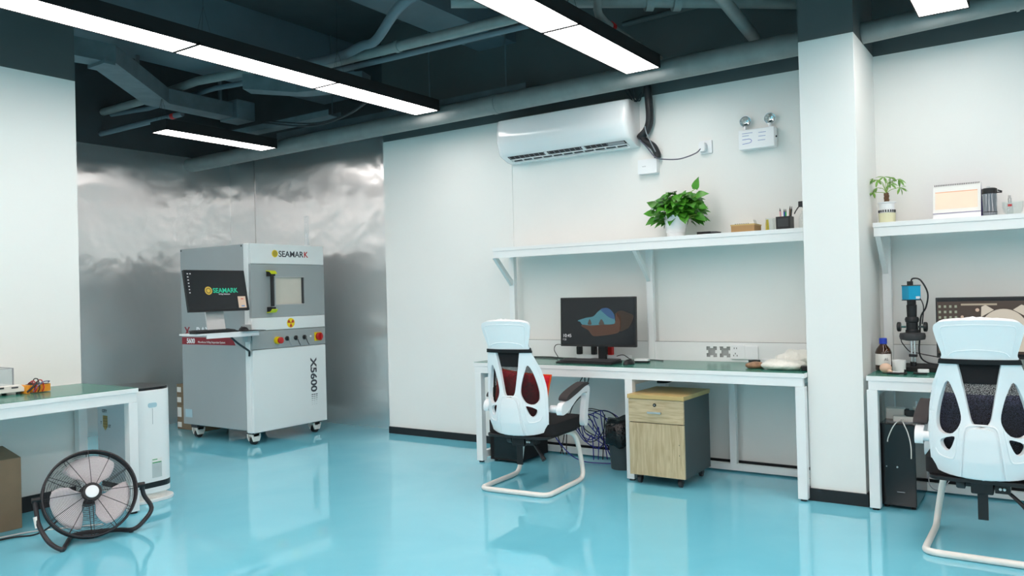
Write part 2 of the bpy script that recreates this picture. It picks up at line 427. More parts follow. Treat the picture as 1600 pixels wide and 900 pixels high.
# ---------------------------------------------------------------- pipes, ducts, trays under the ceiling
def pipe(name, label, pts, r, m=PIPE, cat='pipe', couplers=(), n=14, sm=0, group=None):
    t = thing(name, label, cat, pts[0], group=group)
    MB().tube(pts, r, n=n, sm=sm).build('pipe_run', m, t, smooth=True)
    for a, b, rr, cm in couplers: MB().cyl(a, b, rr, n=18).build('coupling', cm, t, smooth=True)
    return t
pipe('water_main', 'thick grey pipe running along the back wall under the ceiling, left of the column', [(XM+.002, 5.1, 2.715), (-1.213, 5.1, 2.765)], .074,
     couplers=[((-3.6, 5.1, 2.746), (-3.56, 5.1, 2.7465), .078, PIPE)], n=28)
pipe('water_main', 'thick grey pipe along the back wall under the ceiling, right of the column', [(-.903, 5.1, 2.752), (XR-.002, 5.1, 2.96)], .062,
     couplers=[((-.13, 5.1, 2.779), (-.115, 5.1, 2.7795), .068, PIPE)], n=28)
pipe('sprinkler_pipe', 'grey pipe with clamp flange crossing above the middle strip light', [(-3.1, 3.95, 3.12), (-1.98, 4.83, 3.12), (-1.30, 5.40, 3.12)], .048,
     couplers=[((-2.12, 4.72, 3.12), (-2.08, 4.75, 3.12), .07, PIPE), ((-1.98, 4.83, 3.12), (-1.94, 4.86, 3.12), .07, PIPE)])
pipe('vent_pipe', 'stubby grey pipe slanting down to the main pipe beside the column', [(-1.57, 4.2, 3.02), (-1.62, 5.36, 2.93)], .04)
pipe('drain_pipe', 'thin grey elbow pipe with a red ring under the ceiling', [(-2.12, 4.05, 3.10), (-2.2, 4.22, 3.0), (-2.25, 4.4, 2.92), (-2.28, 5.30, 2.90)], .026, sm=4,
     couplers=[((-2.2525, 4.475, 2.9195), (-2.254, 4.515, 2.9185), .029, RED)])
pipe('conduit_pipe', 'long grey pipe crossing the ceiling between the two long light rows', [(-4.62, 4.12, 3.0), (-2.45, 4.19, 3.0)], .036,
     couplers=[((-3.75, 4.148, 3.0), (-3.72, 4.149, 3.0), .042, PIPE)])
pipe('conduit_pipe', 'slim lower pipe strapped beside the long crossing pipe', [(-4.62, 4.21, 2.965), (-2.45, 4.27, 2.965)], .02, BEAM)
pipe('flexible_duct', 'bent grey hose sagging above the crossing pipe', [(-3.0, 3.58, 3.06), (-3.3, 3.68, 3.04), (-3.75, 3.95, 3.0), (-3.9, 3.96, 2.99), (-4.25, 4.06, 3.0), (-4.75, 4.02, 3.0)], .032, BEAM, cat='hose', sm=6)
pipe('conduit_pipe', 'long grey pipe rising from the metal clad side behind the square duct', [(XM+.003, 4.17, 3.125), (-6.97, 4.18, 3.13), (-5.97, 4.09, 3.13), (-4.87, 4.25, 3.13)], .036)
pipe('conduit_pipe', 'thin grey pipe just below the one behind the square duct', [(XM+.003, 4.25, 3.115), (-7.1, 4.34, 3.115), (-6.0, 4.29, 3.115), (-5.12, 4.43, 3.115)], .022, BEAM)
pipe('conduit_pipe', 'short grey pipe with a red end low behind the square duct', [(XM+.001, 4.143, 2.909), (-6.46, 4.273, 2.957)], .025, BEAM, couplers=[((-6.6, 4.257, 2.9511), (-6.56, 4.2615, 2.9528), .028, RED)])
pipe('sprinkler_pipe', 'dark pipe high along the back wall above the wall unit', [(-2.6, 5.38, 3.24), (-1.25, 5.38, 3.27)], .02, DARK2)
# square duct with elbows
def duct(name, label, pts, w, h, mt, parent_cat='duct'):
    t = thing(name, label, parent_cat, pts[0]); vs = []; fs = []
    P = [Vector(p) for p in pts]
    for i, p in enumerate(P):
        a = P[max(0, i-1)]; b = P[min(len(P)-1, i+1)]; d = (b-a); d.z = 0; d.normalize(); n = Vector((d.y, -d.x, 0))
        k = 1/max(.5, abs(d.dot(((P[min(i+1, len(P)-1)]-P[i]) if i < len(P)-1 else (P[i]-P[i-1])).normalized())))
        vs += [p-n*w/2*k, p+n*w/2*k, p+n*w/2*k+Vector((0, 0, h)), p-n*w/2*k+Vector((0, 0, h))]
    for i in range(len(P)-1):
        for k in range(4): fs.append((i*4+k, i*4+(k+1) % 4, i*4+4+(k+1) % 4, i*4+4+k))
    fs += [(0, 1, 2, 3), tuple(4*(len(P)-1)+k for k in range(4))]
    MB().add(vs, fs).build('duct_run', mt, t)
    return t
t = duct('air_duct', 'square grey metal duct bending below the ceiling near the metal corner', [(-5.55, 2.7, 2.95), (-5.50, 3.02, 2.95), (-6.28, 3.92, 2.95), (-6.30, 4.62, 2.95)], .2, .13, DUCT)
MB().box(-6.40, 4.62, 2.93, -6.14, 4.82, 3.11).build('duct_end', DUCT, t, bevel=.01)
for a in ((-5.95, 3.55), (-6.25, 4.52)): MB().box(a[0]-.012, a[1]-.012, 3.08, a[0]+.012, a[1]+.012, ZT).build('hanger_rod', DUCT, t)
MB().box(-5.62, 2.98, 2.93, -5.40, 3.06, 2.955).build('duct_flange', DUCT, t)
duct('air_duct', 'flat grey duct crossing behind the long light row', [(-5.45, 4.20, 2.98), (-5.05, 4.42, 2.93), (-4.5, 4.62, 2.93)], .16, .12, DUCT)
# cable tray parallel to the main
t = thing('cable_tray', 'long cable tray with bundled cables just behind the thick pipe', 'cable tray', (-4.8, 5.25, 2.84))
mb = MB(); mb.box(-6.3, 5.20, 2.835, -3.36, 5.36, 2.842); mb.box(-6.3, 5.195, 2.842, -3.36, 5.20, 2.90); mb.box(-6.3, 5.355, 2.842, -3.36, 5.36, 2.90)
mb.build('tray', DUCT, t)
for k in range(4): MB().tube([(-6.2+.65*j, 5.23+.028*k+.006*sin(j*2+k), 2.852+.004*(j % 2)) for j in range(5)], .008, n=6, sm=3).build('cable', DKGREY, t, smooth=True)
for x in (-5.6, -4.4, -3.6): MB().cyl((x, 5.28, 2.90), (x, 5.28, ZT), .006, n=6).build('hanger_rod', DUCT, t)
t = thing('cable_tray', 'short cable tray running toward the metal corner', 'cable tray', (-6.1, 4.85, 2.84))
mb = MB(); mb.box(-6.95, 4.86, 2.86, -5.2, 5.0, 2.866); mb.box(-6.95, 4.855, 2.866, -5.2, 4.86, 2.91); mb.box(-6.95, 5.0, 2.866, -5.2, 5.005, 2.91)
mb.build('tray', DUCT, t)
for k in range(3): MB().tube([(-6.9+.4*j, 4.89+.03*k+.008*sin(j*2.3+k), 2.874) for j in range(5)], .007, n=6, sm=3).build('cable', DKGREY, t, smooth=True)
mb = MB()
mb.tube([(-5.9, 4.72, 2.87), (-5.4, 4.84, 2.79), (-4.9, 4.78, 2.80), (-4.55, 4.7, 2.86)], .009, n=6, sm=6); mb.tube([(-5.9, 4.74, 2.89), (-5.4, 4.88, 2.82), (-4.9, 4.82, 2.83), (-4.55, 4.7, 2.88)], .007, n=6, sm=6)
tag(mb.build('loose_cable', DKGREY, smooth=True), 'loose dark cables sagging beside the short cable tray', 'cable')

# ================================================================ WORKBENCHES
def bench(x0, x1, legs, label, feet=(), extra=(), posts=(), cuts=(), shelf_x=None):
    yf, yb = 4.78, 5.385
    t = thing('workbench', label, 'workbench', ((x0+x1)/2, 5.08, 0), group='white workbenches with overhead shelf')
    MB().box(x0, yf, .72, x1, yb, .747).build('worktop', WHITEM, t, bevel=.002)
    MB().box(x0+.004, yf+.004, .7475, x1-.004, yb-.004, .75).build('green_mat', GREEN, t)['label'] = 'glossy green antistatic mat'
    MB().box(x0+.01, yf+.004, .67, x1-.01, yf+.034, .7195).build('apron', WHITEM, t)
    MB().box(x0+.01, yb-.034, .67, x1-.01, yb-.004, .7195).build('apron', WHITEM, t)
    for a in legs:
        MB().box(a, yf+.0035, .012, a+.055, yf+.055, .6695).build('leg', WHITEM, t, bevel=.002)
        MB().box(a, yb-.055, .012, a+.055, yb-.0035, .6695).build('leg', WHITEM, t, bevel=.002)
        MB().box(a+.008, yf+.0555, .03, a+.047, yb-.0555, .08).build('foot_rail', WHITEM, t)
        MB().box(a+.008, yf+.0555, .63, a+.047, yb-.0555, .6695).build('cross_rail', WHITEM, t)
        for y in (yf+.029, yb-.029): MB().cyl((a+.027, y, 0), (a+.027, y, .0118), .019, n=12).build('foot_pad', BLACK, t)
    for a, b in zip(legs, legs[1:]):
        MB().box(a+.0555, yb-.05, .012, b-.0005, yb-.012, .056).build('rear_rail', WHITEM, t)
    for a in extra: MB().box(a, yb-.05, .0565, a+.045, yb-.01, .6695).build('rear_support', WHITEM, t)
    for a in posts:
        MB().box(a, yb-.045, .7505, a+.05, yb-.004, 1.5925).build('upright', WHITEM, t, bevel=.002)
        MB().prism([(5.105, 1.539), (5.155, 1.539), (yb-.0455, 1.37), (yb-.0455, 1.32)], a+.006, a+.034, 'x').build('bracket', WHITEM, t)
    s0, s1 = shelf_x
    MB().box(s0, 5.10, 1.54, s1, 5.125, 1.5925).build('shelf_rail', WHITEM, t)
    for a in posts: MB().box(a+.005, 5.1255, 1.555, a+.035, yb-.0455, 1.5925).build('shelf_arm', WHITEM, t)
    MB().box(s0-.004, 5.096, 1.593, s1+.004, 5.40, 1.621).build('shelf_board', WHITEM, t, bevel=.002)
    px = list(posts)+[x1]
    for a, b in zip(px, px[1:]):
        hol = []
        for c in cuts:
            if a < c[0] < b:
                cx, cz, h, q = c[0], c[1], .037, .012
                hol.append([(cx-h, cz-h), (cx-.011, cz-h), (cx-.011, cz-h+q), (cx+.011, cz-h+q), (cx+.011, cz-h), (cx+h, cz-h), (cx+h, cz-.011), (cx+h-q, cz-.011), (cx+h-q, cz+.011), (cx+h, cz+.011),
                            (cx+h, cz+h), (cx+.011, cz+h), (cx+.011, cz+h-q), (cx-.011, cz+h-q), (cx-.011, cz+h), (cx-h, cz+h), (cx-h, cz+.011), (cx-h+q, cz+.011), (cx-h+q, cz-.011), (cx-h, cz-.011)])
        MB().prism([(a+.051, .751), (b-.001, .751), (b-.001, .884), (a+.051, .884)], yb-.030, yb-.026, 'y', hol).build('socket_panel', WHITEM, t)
        MB().box(a+.051, yb-.028, .8845, b-.001, yb-.024, .8865).build('panel_shadow', DKGREY, t)  # solid dark strip standing in for the shade line above the panel
        for h in hol:
            cx = sum(p[0] for p in h)/len(h); cz = sum(p[1] for p in h)/len(h)
            mb = MB(); mb.box(cx-.04, yb-.012, cz-.04, cx+.04, yb-.009, cz+.04); mb.box(cx-.04, yb-.0255, cz-.042, cx+.04, yb-.012, cz-.04)
            mb.box(cx-.042, yb-.0255, cz-.04, cx-.04, yb-.012, cz+.04); mb.box(cx+.04, yb-.0255, cz-.04, cx+.042, yb-.012, cz+.04)
            mb.build('socket_recess', RECESS, t)
    return t
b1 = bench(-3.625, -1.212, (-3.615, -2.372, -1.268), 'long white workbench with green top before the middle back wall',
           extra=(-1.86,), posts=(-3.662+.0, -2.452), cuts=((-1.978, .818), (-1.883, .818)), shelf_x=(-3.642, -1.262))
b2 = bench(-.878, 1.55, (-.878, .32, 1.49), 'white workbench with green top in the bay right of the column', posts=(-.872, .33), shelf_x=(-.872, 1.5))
def socket_plate(parent, x0, x1, z0, z1, y, name='socket_plate', holes=True):
    p = MB().rbox(x0, y-.012, z0, x1, y, z1, .004, 2, 'y').build(name, WHITE, parent, bevel=.002)
    if holes:
        mb = MB()
        for u, v in ((.25, .78), (.42, .78), (.2, .25), (.45, .25), (.325, .4)):
            cx = x0+(x1-x0)*u; cz = z0+(z1-z0)*v; mb.box(cx-.0022, y-.0127, cz-.005, cx+.0022, y-.0121, cz+.005)
        mb.build('socket_hole', BLACK, p)
    return p
socket_plate(b1, -1.838, -1.741, .772, .866, 5.3545); socket_plate(b1, -1.740, -1.652, .772, .862, 5.3545, holes=False)
# left desk
t = thing('workbench', 'white workbench with green top along the left wall, over the fan', 'workbench', (-4.89, 1.9, 0), group='white workbenches')
xa, xb, ya, yb_ = -5.208, -4.566, .55, 2.686
MB().box(xa, ya, .72, xb, yb_, .747).build('worktop', WHITEM, t, bevel=.002)
MB().box(xa+.004, ya+.004, .7475, xb-.004, yb_-.004, .75).build('green_mat', GREEN, t)['label'] = 'glossy green antistatic mat'
for x in (xa+.004, xb-.034): MB().box(x, ya+.01, .665, x+.03, yb_-.01, .7195).build('apron', WHITEM, t)
MB().box(xa+.06, yb_-.034, .665, xb-.06, yb_-.004, .7195).build('apron', WHITEM, t)
for x in (xa+.004, xb-.058):
    for y in (ya+.01, yb_-.06):
        MB().box(x, y, .012, x+.054, y+.054, .6645).build('leg', WHITEM, t, bevel=.002)
        MB().cyl((x+.027, y+.027, 0), (x+.027, y+.027, .0118), .024, n=12).build('foot_pad', BLACK, t)

# ================================================================ X-RAY CABINET
X0, X1, YA, YE, ZB, ZTOP = -6.74, -5.72, 4.40, 5.238, .125, 1.755
t = machine = thing('inspection_cabinet', 'large grey and white inspection cabinet on casters in the metal corner', 'machine', (-6.23, 4.82, 0))
MB().box(X0, YA, ZB, -5.815, YE, ZTOP-.004).build('side_body', MSIDE, t, bevel=.006)
MB().box(-5.8145, YA-.003, ZB-.02, X1-.03, YE+.003, ZTOP).build('front_frame', MWHITE, t, bevel=.012, seg=3)
yy0, yy1 = YA+.004, YE-.004
def panel(nm, z0, z1, m, th=.03, **k):
    return MB().box(X1-.0295, yy0, z0+.0015, X1-.0295+th, yy1, z1-.0015).build(nm, m, t, bevel=.004, **k)
panel('top_panel', 1.574, ZTOP-.002, MWHITE)
door = MB().prism([(yy0, 1.106), (yy1, 1.106), (yy1, 1.572), (yy0, 1.572)], X1-.0295, X1, 'x',
                  [[(4.668, 1.217), (4.990, 1.217), (4.990, 1.457), (4.668, 1.457)]]).build('door', MGREY, t)
MB().box(X1-.022, 4.668, 1.217, X1-.018, 4.990, 1.457).build('window', BEIGE, door)['label'] = 'beige viewing window'
mb = MB()
for b in ((4.662, 1.211, 4.996, 1.2165), (4.662, 1.4575, 4.996, 1.463), (4.662, 1.2165, 4.6675, 1.4575)): mb.box(X1-.001, b[0], b[1], X1+.002, b[2], b[3])
mb.build('window_frame', SILVER, door)
MB().box(X1-.017, 4.974, 1.219, X1-.004, 4.989, 1.456).build('window_shade', DKGREY, door)
panel('middle_panel', .99, 1.105, MWHITE)
panel('control_panel', .828, .989, MGREY)
panel('lower_door', .108, .826, MWHITE)
# handle
h = MB().cyl((X1+.055, 4.585, 1.20), (X1+.055, 4.585, 1.47), .017, n=14).build('handle', BLACK, t, smooth=True); h['label'] = 'black handle bar with lime yellow end brackets'
for z, sgn in ((1.495, 1), (1.165, -1)):
    MB().prism([(X1+.001, z-.03*sgn), (X1+.072, z-.03*sgn), (X1+.072, z-.012*sgn), (X1+.05, z+.010*sgn), (X1+.001, z+.014*sgn)], 4.565, 4.608, 'y').build('handle_bracket', BLACK, h, bevel=.003)
    MB().prism([(X1+.001, z+.0145*sgn), (X1+.050, z+.0105*sgn), (X1+.0725, z-.0115*sgn), (X1+.075, z-.006*sgn), (X1+.052, z+.018*sgn), (X1+.001, z+.022*sgn)], 4.562, 4.625, 'y').build('yellow_cap', LIME, h)
    MB().box(X1+.0005, 4.63, z-.03*sgn, X1+.012, 4.655, z+.012*sgn).build('bracket_plate', WHITE, h)
XF = X1+.0008
def gear(cy, cz, r, x, parent, m1=YELLOW, m2=INK, ydir=1):
    o = MB().cyl((x, cy, cz), (x+.0012, cy, cz), r, n=28).build('emblem', m1, parent)
    mb = MB()
    for k in range(12):
        a = 2*pi*k/12; mb.add([(x+.0018, cy+cos(a+d)*rr, cz+sin(a+d)*rr) for rr, d in ((r*.48, -.16), (r*.78, -.13), (r*.78, .13), (r*.48, .16))], [(0, 1, 2, 3)])
    mb.lathe([(r*.2, .0013), (r*.2, .0018), (r*.34, .0018), (r*.34, .0013)], (x, cy, cz), (1, 0, 0), 20, cap=False)
    mb.build('emblem_mark', m2, o)
gear(4.665, 1.668, .033, XF, t)
lo = text('SEAMAR', .074, INK, t, (XF, 4.706, 1.642), (0, 1, 0), (0, 0, 1), bold=.02, sx=1.04, name='logo_lettering')
ky = max(v.co.y for v in lo.data.vertices)+4.82+.003
text('K', .074, RED, t, (XF, ky, 1.642), (0, 1, 0), (0, 0, 1), bold=.02, sx=.98, name='logo_lettering', label='red letter K of the logo')
text('X5600', .098, INK, t, (XF, 5.048, .705), (0, 0, -1), (0, 1, 0), bold=.03, sx=1.18, name='model_lettering')
mb = MB()
for i in range(6):
    w = .020-.003*i
    for j in range(3):
        z = .372-.019*i; y = 5.05+.026*j; mb.box(XF, y, z-.6*w+.004, XF+.0008, y+.020-.001*i, z)
mb.build('model_blocks', INK, t)
# radiation sign
o = MB().cyl((XF, 4.826, 1.045), (XF+.001, 4.826, 1.045), .044, n=32).build('warning_sign', YELLOW, t)
mb = MB()
for a0 in (150, 30, 270):
    mb.add([(XF+.0016, 4.826+cos(R(a0+d))*rr, 1.045+sin(R(a0+d))*rr) for rr, d in ((.008, -28), (.037, -28), (.040, 0), (.037, 28), (.008, 28))], [(0, 1, 2, 3, 4)])
mb.lathe([(.0001, .0016), (.005, .0016)], (XF, 4.826, 1.045), (1, 0, 0), 12, cap=False)
mb.build('trefoil', mat('sign_red', (176, 60, 34), .5), o)
# controls
o = MB().cyl((XF, 4.665, .897), (XF+.028, 4.665, .897), .033, n=20).build('emergency_stop', YELLOW, t, smooth=True)
MB().lathe([(.012, .028), (.016, .04), (.028, .045), (.028, .062), (.02, .068), (.0005, .07)], (XF, 4.665, .897), (1, 0, 0), 20).build('stop_button', RED, o, smooth=True)
for y in (4.778, 4.878, 4.978):
    k = MB().lathe([(.021, 0), (.021, .01), (.013, .014), (.013, .02), (.0005, .02)], (XF, y, .907), (1, 0, 0), 18).build('key_switch', BLACK, t, smooth=True)
    MB().box(XF+.0205, y-.002, .895, XF+.036, y+.002, .919).build('key', SILVER, k)
    MB().tube([(XF+.03, y, .897), (XF+.032, y+.008, .87), (XF+.03, y+.02, .852), (XF+.03, y+.03, .838)], .004, n=6, sm=4).build('key_tag', DKGREY if y > 4.8 else CORD, k, smooth=True)
MB().cyl((XF, 5.052, .912), (XF+.006, 5.052, .912), .009, n=14).build('indicator', WHITE, t, smooth=True)
o = MB().box(XF, 5.098, .865, XF+.012, 5.175, .945).build('main_switch', YELLOW, t, bevel=.002)
MB().lathe([(.036, .0125), (.036, .035), (.03, .04), (.0005, .04)], (XF, 5.14, .905), (1, 0, 0), 24).build('rotary_knob', RED, o, smooth=True)
MB().box(XF+.0405, 5.132, .872, XF+.055, 5.148, .938).build('knob_grip', RED, o, bevel=.002)
# side lettering
YS_ = YA-.0008
text('X', .11, CRIM, t, (-6.69, YS_, .948), (1, 0, 0), (0, 0, 1), bold=.03, name='side_lettering', label='dark red letter X')
text('- RAY', .11, WHITE, t, (-6.58, YS_, .948), (1, 0, 0), (0, 0, 1), bold=.02, name='side_lettering')
o = MB().add([(-6.735, YS_, .865), (-5.945, YS_, .865), (-5.985, YS_, .932), (-6.735, YS_, .932)], [(0, 1, 2, 3)]).build('banner', CRIM, t); o['label'] = 'dark red banner'
text('5600', .062, WHITE, o, (-6.66, YS_-.0008, .877), (1, 0, 0), (0, 0, 1), bold=.03)
text('Microfocus X-Ray Inspection System', .0265, PAPER, o, (-6.49, YS_-.0008, .88), (1, 0, 0), (0, 0, 1), sx=1.02)
MB().box(-6.705, YS_-.001, .19, -6.60, YS_, .265).build('sticker', LBLUE, t)
for x in (-6.72, -5.835): MB().cyl((x, YA-.002, 1.735), (x, YA, 1.735), .008, n=8).build('screw', BLACK, t)
# signal tube
MB().lathe([(.03, 0), (.03, .015), (.0005, .015)], (-5.86, 5.16, ZTOP-.001), n=16).build('tower_base', WHITE, t, smooth=True)
o = MB().cyl((-5.86, 5.16, ZTOP+.014), (-5.86, 5.16, 2.045), .022, n=20).build('signal_tower', ACRYL, t, smooth=True); o['label'] = 'clear signal tower tube'
MB().cyl((-5.86, 5.16, ZTOP+.0145), (-5.86, 5.16, 1.88), .012, n=12).build('tower_core', WHITE, o, smooth=True)
# casters
for (x, y) in ((-5.80, 4.46), (-5.80, 5.15), (-6.60, 4.46), (-6.60, 5.15)):
    c = MB().box(x-.045, y-.045, .095, x+.045, y+.045, .1045 if x > -6 else .1245).build('caster', DKGREY, t)
    mb = MB()
    for d in (-.036, .024): mb.prism([(y-.03, .03), (y+.03, .03), (y+.045, .07), (y+.045, .094), (y-.045, .094), (y-.045, .07)], x+d, x+d+.012, 'x')
    mb.box(x-.036, y-.03, .0725, x+.036, y+.03, .094)
    mb.build('caster_fork', WARMW, c)
    MB().cyl((x-.022, y, .034), (x+.022, y, .034), .034, n=20).build('caster_wheel', BLACK, c, smooth=True, bevel=.004)
# keyboard tray on an arm from the corner post
TX1, TX0, TY0, TY1, TZ = -5.60, -5.86, 3.79, 4.395, 1.0
tr = MB().rbox(TX0, TY0, TZ-.014, TX1, TY1, TZ, .03, 5).build('keyboard_tray', WHITE, t, bevel=.003)
MB().box(TX1-.012, TY0+.09, TZ-.042, TX1-.002, TY1-.01, TZ-.0145).build('tray_lip', WHITE, tr)
MB().box(-5.79, 4.20, TZ-.05, -5.73, 4.396, TZ-.015).build('tray_arm', MWHITE, tr, bevel=.003)
MB().box(-5.80, 4.36, TZ-.10, -5.725, 4.396, TZ+.05).build('arm_hinge', MSIDE, tr, bevel=.003)
MB().tube([(-5.68, 4.16, .955), (-5.67, 4.22, .90), (-5.70, 4.33, .84), (-5.74, 4.385, .815), (-5.745, 4.388, .775)], .009, n=8, sm=6).build('power_cable', mat('dark_teal_cable', (18, 42, 48), .4), t, smooth=True)
# monitor on the tray: screen faces +X, tilted back
def monitor(name, label, loc, rotz, w, h, zc, tilt, base, screen, bez=.008, bm=BLACK, neck=SILVER, grp=None):
    """local: screen faces -Y"""
    t = thing(name, label, 'monitor', loc, rotz)
    T = Matrix.Translation((0, 0, zc)) @ Matrix.Rotation(-tilt, 4, 'X')
    def tf(mb): return mb.xform(lambda p: T @ p)
    b = tf(MB().rbox(-w/2, 0, -h/2, w/2, .022, h/2, .004, 2, 'y').box(-w*.3, .022, -h*.28, w*.3, .045, h*.25)).build('casing', bm, t, local=True)
    s = tf(MB().box(-w/2+bez, -.0012, -h/2+bez*1.9, w/2-bez, -.0004, h/2-bez)).build('screen', BLK_SCR, t, local=True)
    def put(mb, nm, m): return tf(mb.xform(lambda p: Vector((p[0], -.0017-.0003*p[2], p[1])))).build(nm, m, s, local=True)
    screen(put, s, T)
    base(t)
    return t
def poly(pts, lv=0): return MB().add([(x, y, lv) for x, y in pts], [tuple(range(len(pts)))])
def stext(txt, size, m, s, T, x, y, bold=0, sx=1):
    xd = T.to_3x3() @ Vector((1, 0, 0)); yd = T.to_3x3() @ Vector((0, 0, 1)); o = T @ Vector((x, -.0026, y))
    text(txt, size, m, s, o, xd, yd, local=True, bold=bold, sx=sx)
SW = scr('screen_white', (210, 214, 216), .5)
def scr_seamark(put, s, T):
    gy = scr('screen_gold', (206, 178, 70), .5)
    put(poly([(-.085+.034*cos(2*pi*k/28), .0+.034*sin(2*pi*k/28)) for k in range(28)]), 'screen_emblem', gy)
    mb = MB()
    for k in range(12):
        a = 2*pi*k/12; mb.add([(-.085+cos(a+d)*rr, sin(a+d)*rr, .6) for rr, d in ((.015, -.18), (.026, -.14), (.026, .14), (.015, .18))], [(0, 1, 2, 3)])
    put(mb, 'emblem_teeth', BLK_SCR)
    stext('SEAMARK', .055, scr('screen_green', (34, 176, 138), .6), s, T, -.045, -.018, .02)
    stext('X-Ray Solution', .018, SW, s, T, .005, -.036)
    put(poly([(.185, -.150), (.262, -.150), (.262, -.052), (.185, -.052)]), 'note_window', scr('screen_beige', (206, 186, 164), .5))
    put(poly([(.212, -.14), (.245, -.14), (.245, -.130), (.212, -.130)], 1), 'note_button', scr('screen_blue', (90, 140, 190), .5))
    put(poly([(.215, -.078), (.24, -.078), (.24, -.070), (.215, -.070)], 1), 'note_heading', scr('screen_red', (200, 70, 60), .5))
    mb = MB()
    for k in range(7): mb.add([(-.262+(.0), .145-.026*k, 0), (-.250, .145-.026*k, 0), (-.250, .136-.026*k, 0), (-.262, .136-.026*k, 0)], [(0, 1, 2, 3)])
    mb.add([(-.238, .145, 0), (-.226, .145, 0), (-.226, .136, 0), (-.238, .136, 0)], [(0, 1, 2, 3)])
    put(mb, 'desktop_icon', SW)
def base_tray(t):
    MB().prism([(.002, .001), (.14, .001), (.14, .006), (.03, .008), (.032, .03), (.055, .15), (.09, .33), (.078, .33), (.041, .15), (.018, .03), (.002, .006)], -.085, .085, 'x').build('stand', PALE, t, local=True, bevel=.002)
    MB().box(-.02, .06, .12, .02, .075, .2).build('cable_clip', BLACK, t, local=True)
monitor('computer_monitor', 'tilted black monitor showing a green and yellow logo on the cabinet tray', (-5.70, 4.055, TZ+.0003), R(90), .575, .345, .345, R(11), base_tray, scr_seamark)
# keyboards and mice
def keyboard(label, loc, rz, w=.44, d=.15, mt=BLACK):
    t = thing('keyboard', label, 'keyboard', loc, rz, 'computer keyboards')
    MB().prism([(-d/2, 0), (d/2, 0), (d/2, .022), (-d/2+.02, .012), (-d/2, .008)], -w/2, w/2, 'x').build('case', mt, t, local=True, bevel=.002)
    mb = MB()
    for r in range(5):
        n = 18 if r != 0 else 9
        for k in range(n):
            pw = (w-.03)/n; x = -w/2+.015+pw*k; y = -d/2+.028+r*.0225
            z = .0125+(y+d/2)*.075
            mb.box(x+.001, y, z, x+pw-.001, y+.019, z+.006)
    mb.build('keys', DKGREY, t, local=True)
    return t
def mouse(label, loc, rz, m=BLACK):
    t = thing('computer_mouse', label, 'mouse', loc, rz, 'computer mice')
    mb = MB().ball((0, 0, 0), .032, .055, .034, 20, 12); mb.xform(lambda p: (p[0], p[1], max(p[2], 0)))
    mb.build('shell', m, t, local=True, smooth=True)
    MB().cyl((-.004, .025, .029), (.004, .025, .029), .007, n=12).build('wheel', DKGREY, t, local=True, smooth=True)
    return t
keyboard('black keyboard on the white cabinet tray', (-5.65, 3.985, TZ+.0005), R(90), .40, .095)
tag(MB().rbox(-5.77, 4.20, TZ+.0004, -5.56, 4.43, TZ+.0034, .015, 4).build('mouse_pad', BLACKM), 'black mouse pad at the right end of the cabinet tray', 'mouse pad')
mouse('black mouse on the pad of the cabinet tray', (-5.67, 4.28, TZ+.0038), R(90))
# cartons between the cabinet and the metal wall
z = 0.0005
for i, h in enumerate((.10, .145, .10, .10)):
    o = thing('carton', ['small brown carton at the bottom of the stack behind the cabinet', 'taller brown carton second from the bottom of the stack', 'brown carton third from the bottom of the stack', 'brown carton on top of the stack behind the cabinet'][i], 'box', (-7.0, 4.78, z), group='cartons stacked behind the cabinet')
    MB().box(-7.245, 4.66, z, -6.82, 4.95, z+h-.001).build('carton_box', CARDD, o, bevel=.003)
    MB().box(-7.235, 4.6588, z+.02, -7.17, 4.6597, z+h-.03).build('paper_label', PAPER, o)
    z += h
# ================================================================ OFFICE CHAIRS
def sloop(pts, n=5, closed=True):
    out = []; m = len(pts)
    for i in range(m if closed else m-1):
        p0, p1, p2, p3 = (Vector(pts[(i-1) % m] if closed or i else pts[i]), Vector(pts[i]), Vector(pts[(i+1) % m]), Vector(pts[(i+2) % m] if closed or i+2 < m else pts[(i+1) % m]))
        for k in range(n):
            t = k/n; q = .5*((2*p1)+(p2-p0)*t+(2*p0-5*p1+4*p2-p3)*t*t+(3*p1-p0-3*p2+p3)*t**3); out.append((q.x, q.y))
    if not closed: out.append(tuple(pts[-1]))
    return out
BK = [(.34, -.205), (.37, -.222), (.45, -.25), (.55, -.262), (.66, -.262), (.78, -.268), (.90, -.285), (1.0, -.312), (1.12, -.345)]
def back_y(z):
    for (a, ya), (b, yb) in zip(BK, BK[1:]):
        if z <= b or b == 1.12:
            t = (z-a)/(b-a); return ya+(yb-ya)*t
def onback(s, z, off=0):
    s *= 1.09 if z < .80 else (1.09-.9*(z-.80) if z < .90 else 1.0)
    Rr = .27+max(0, z-.75)*.5; th = s/Rr
    return Vector(((Rr+off)*sin(th), back_y(z)+Rr-(Rr+off)*cos(th), z))
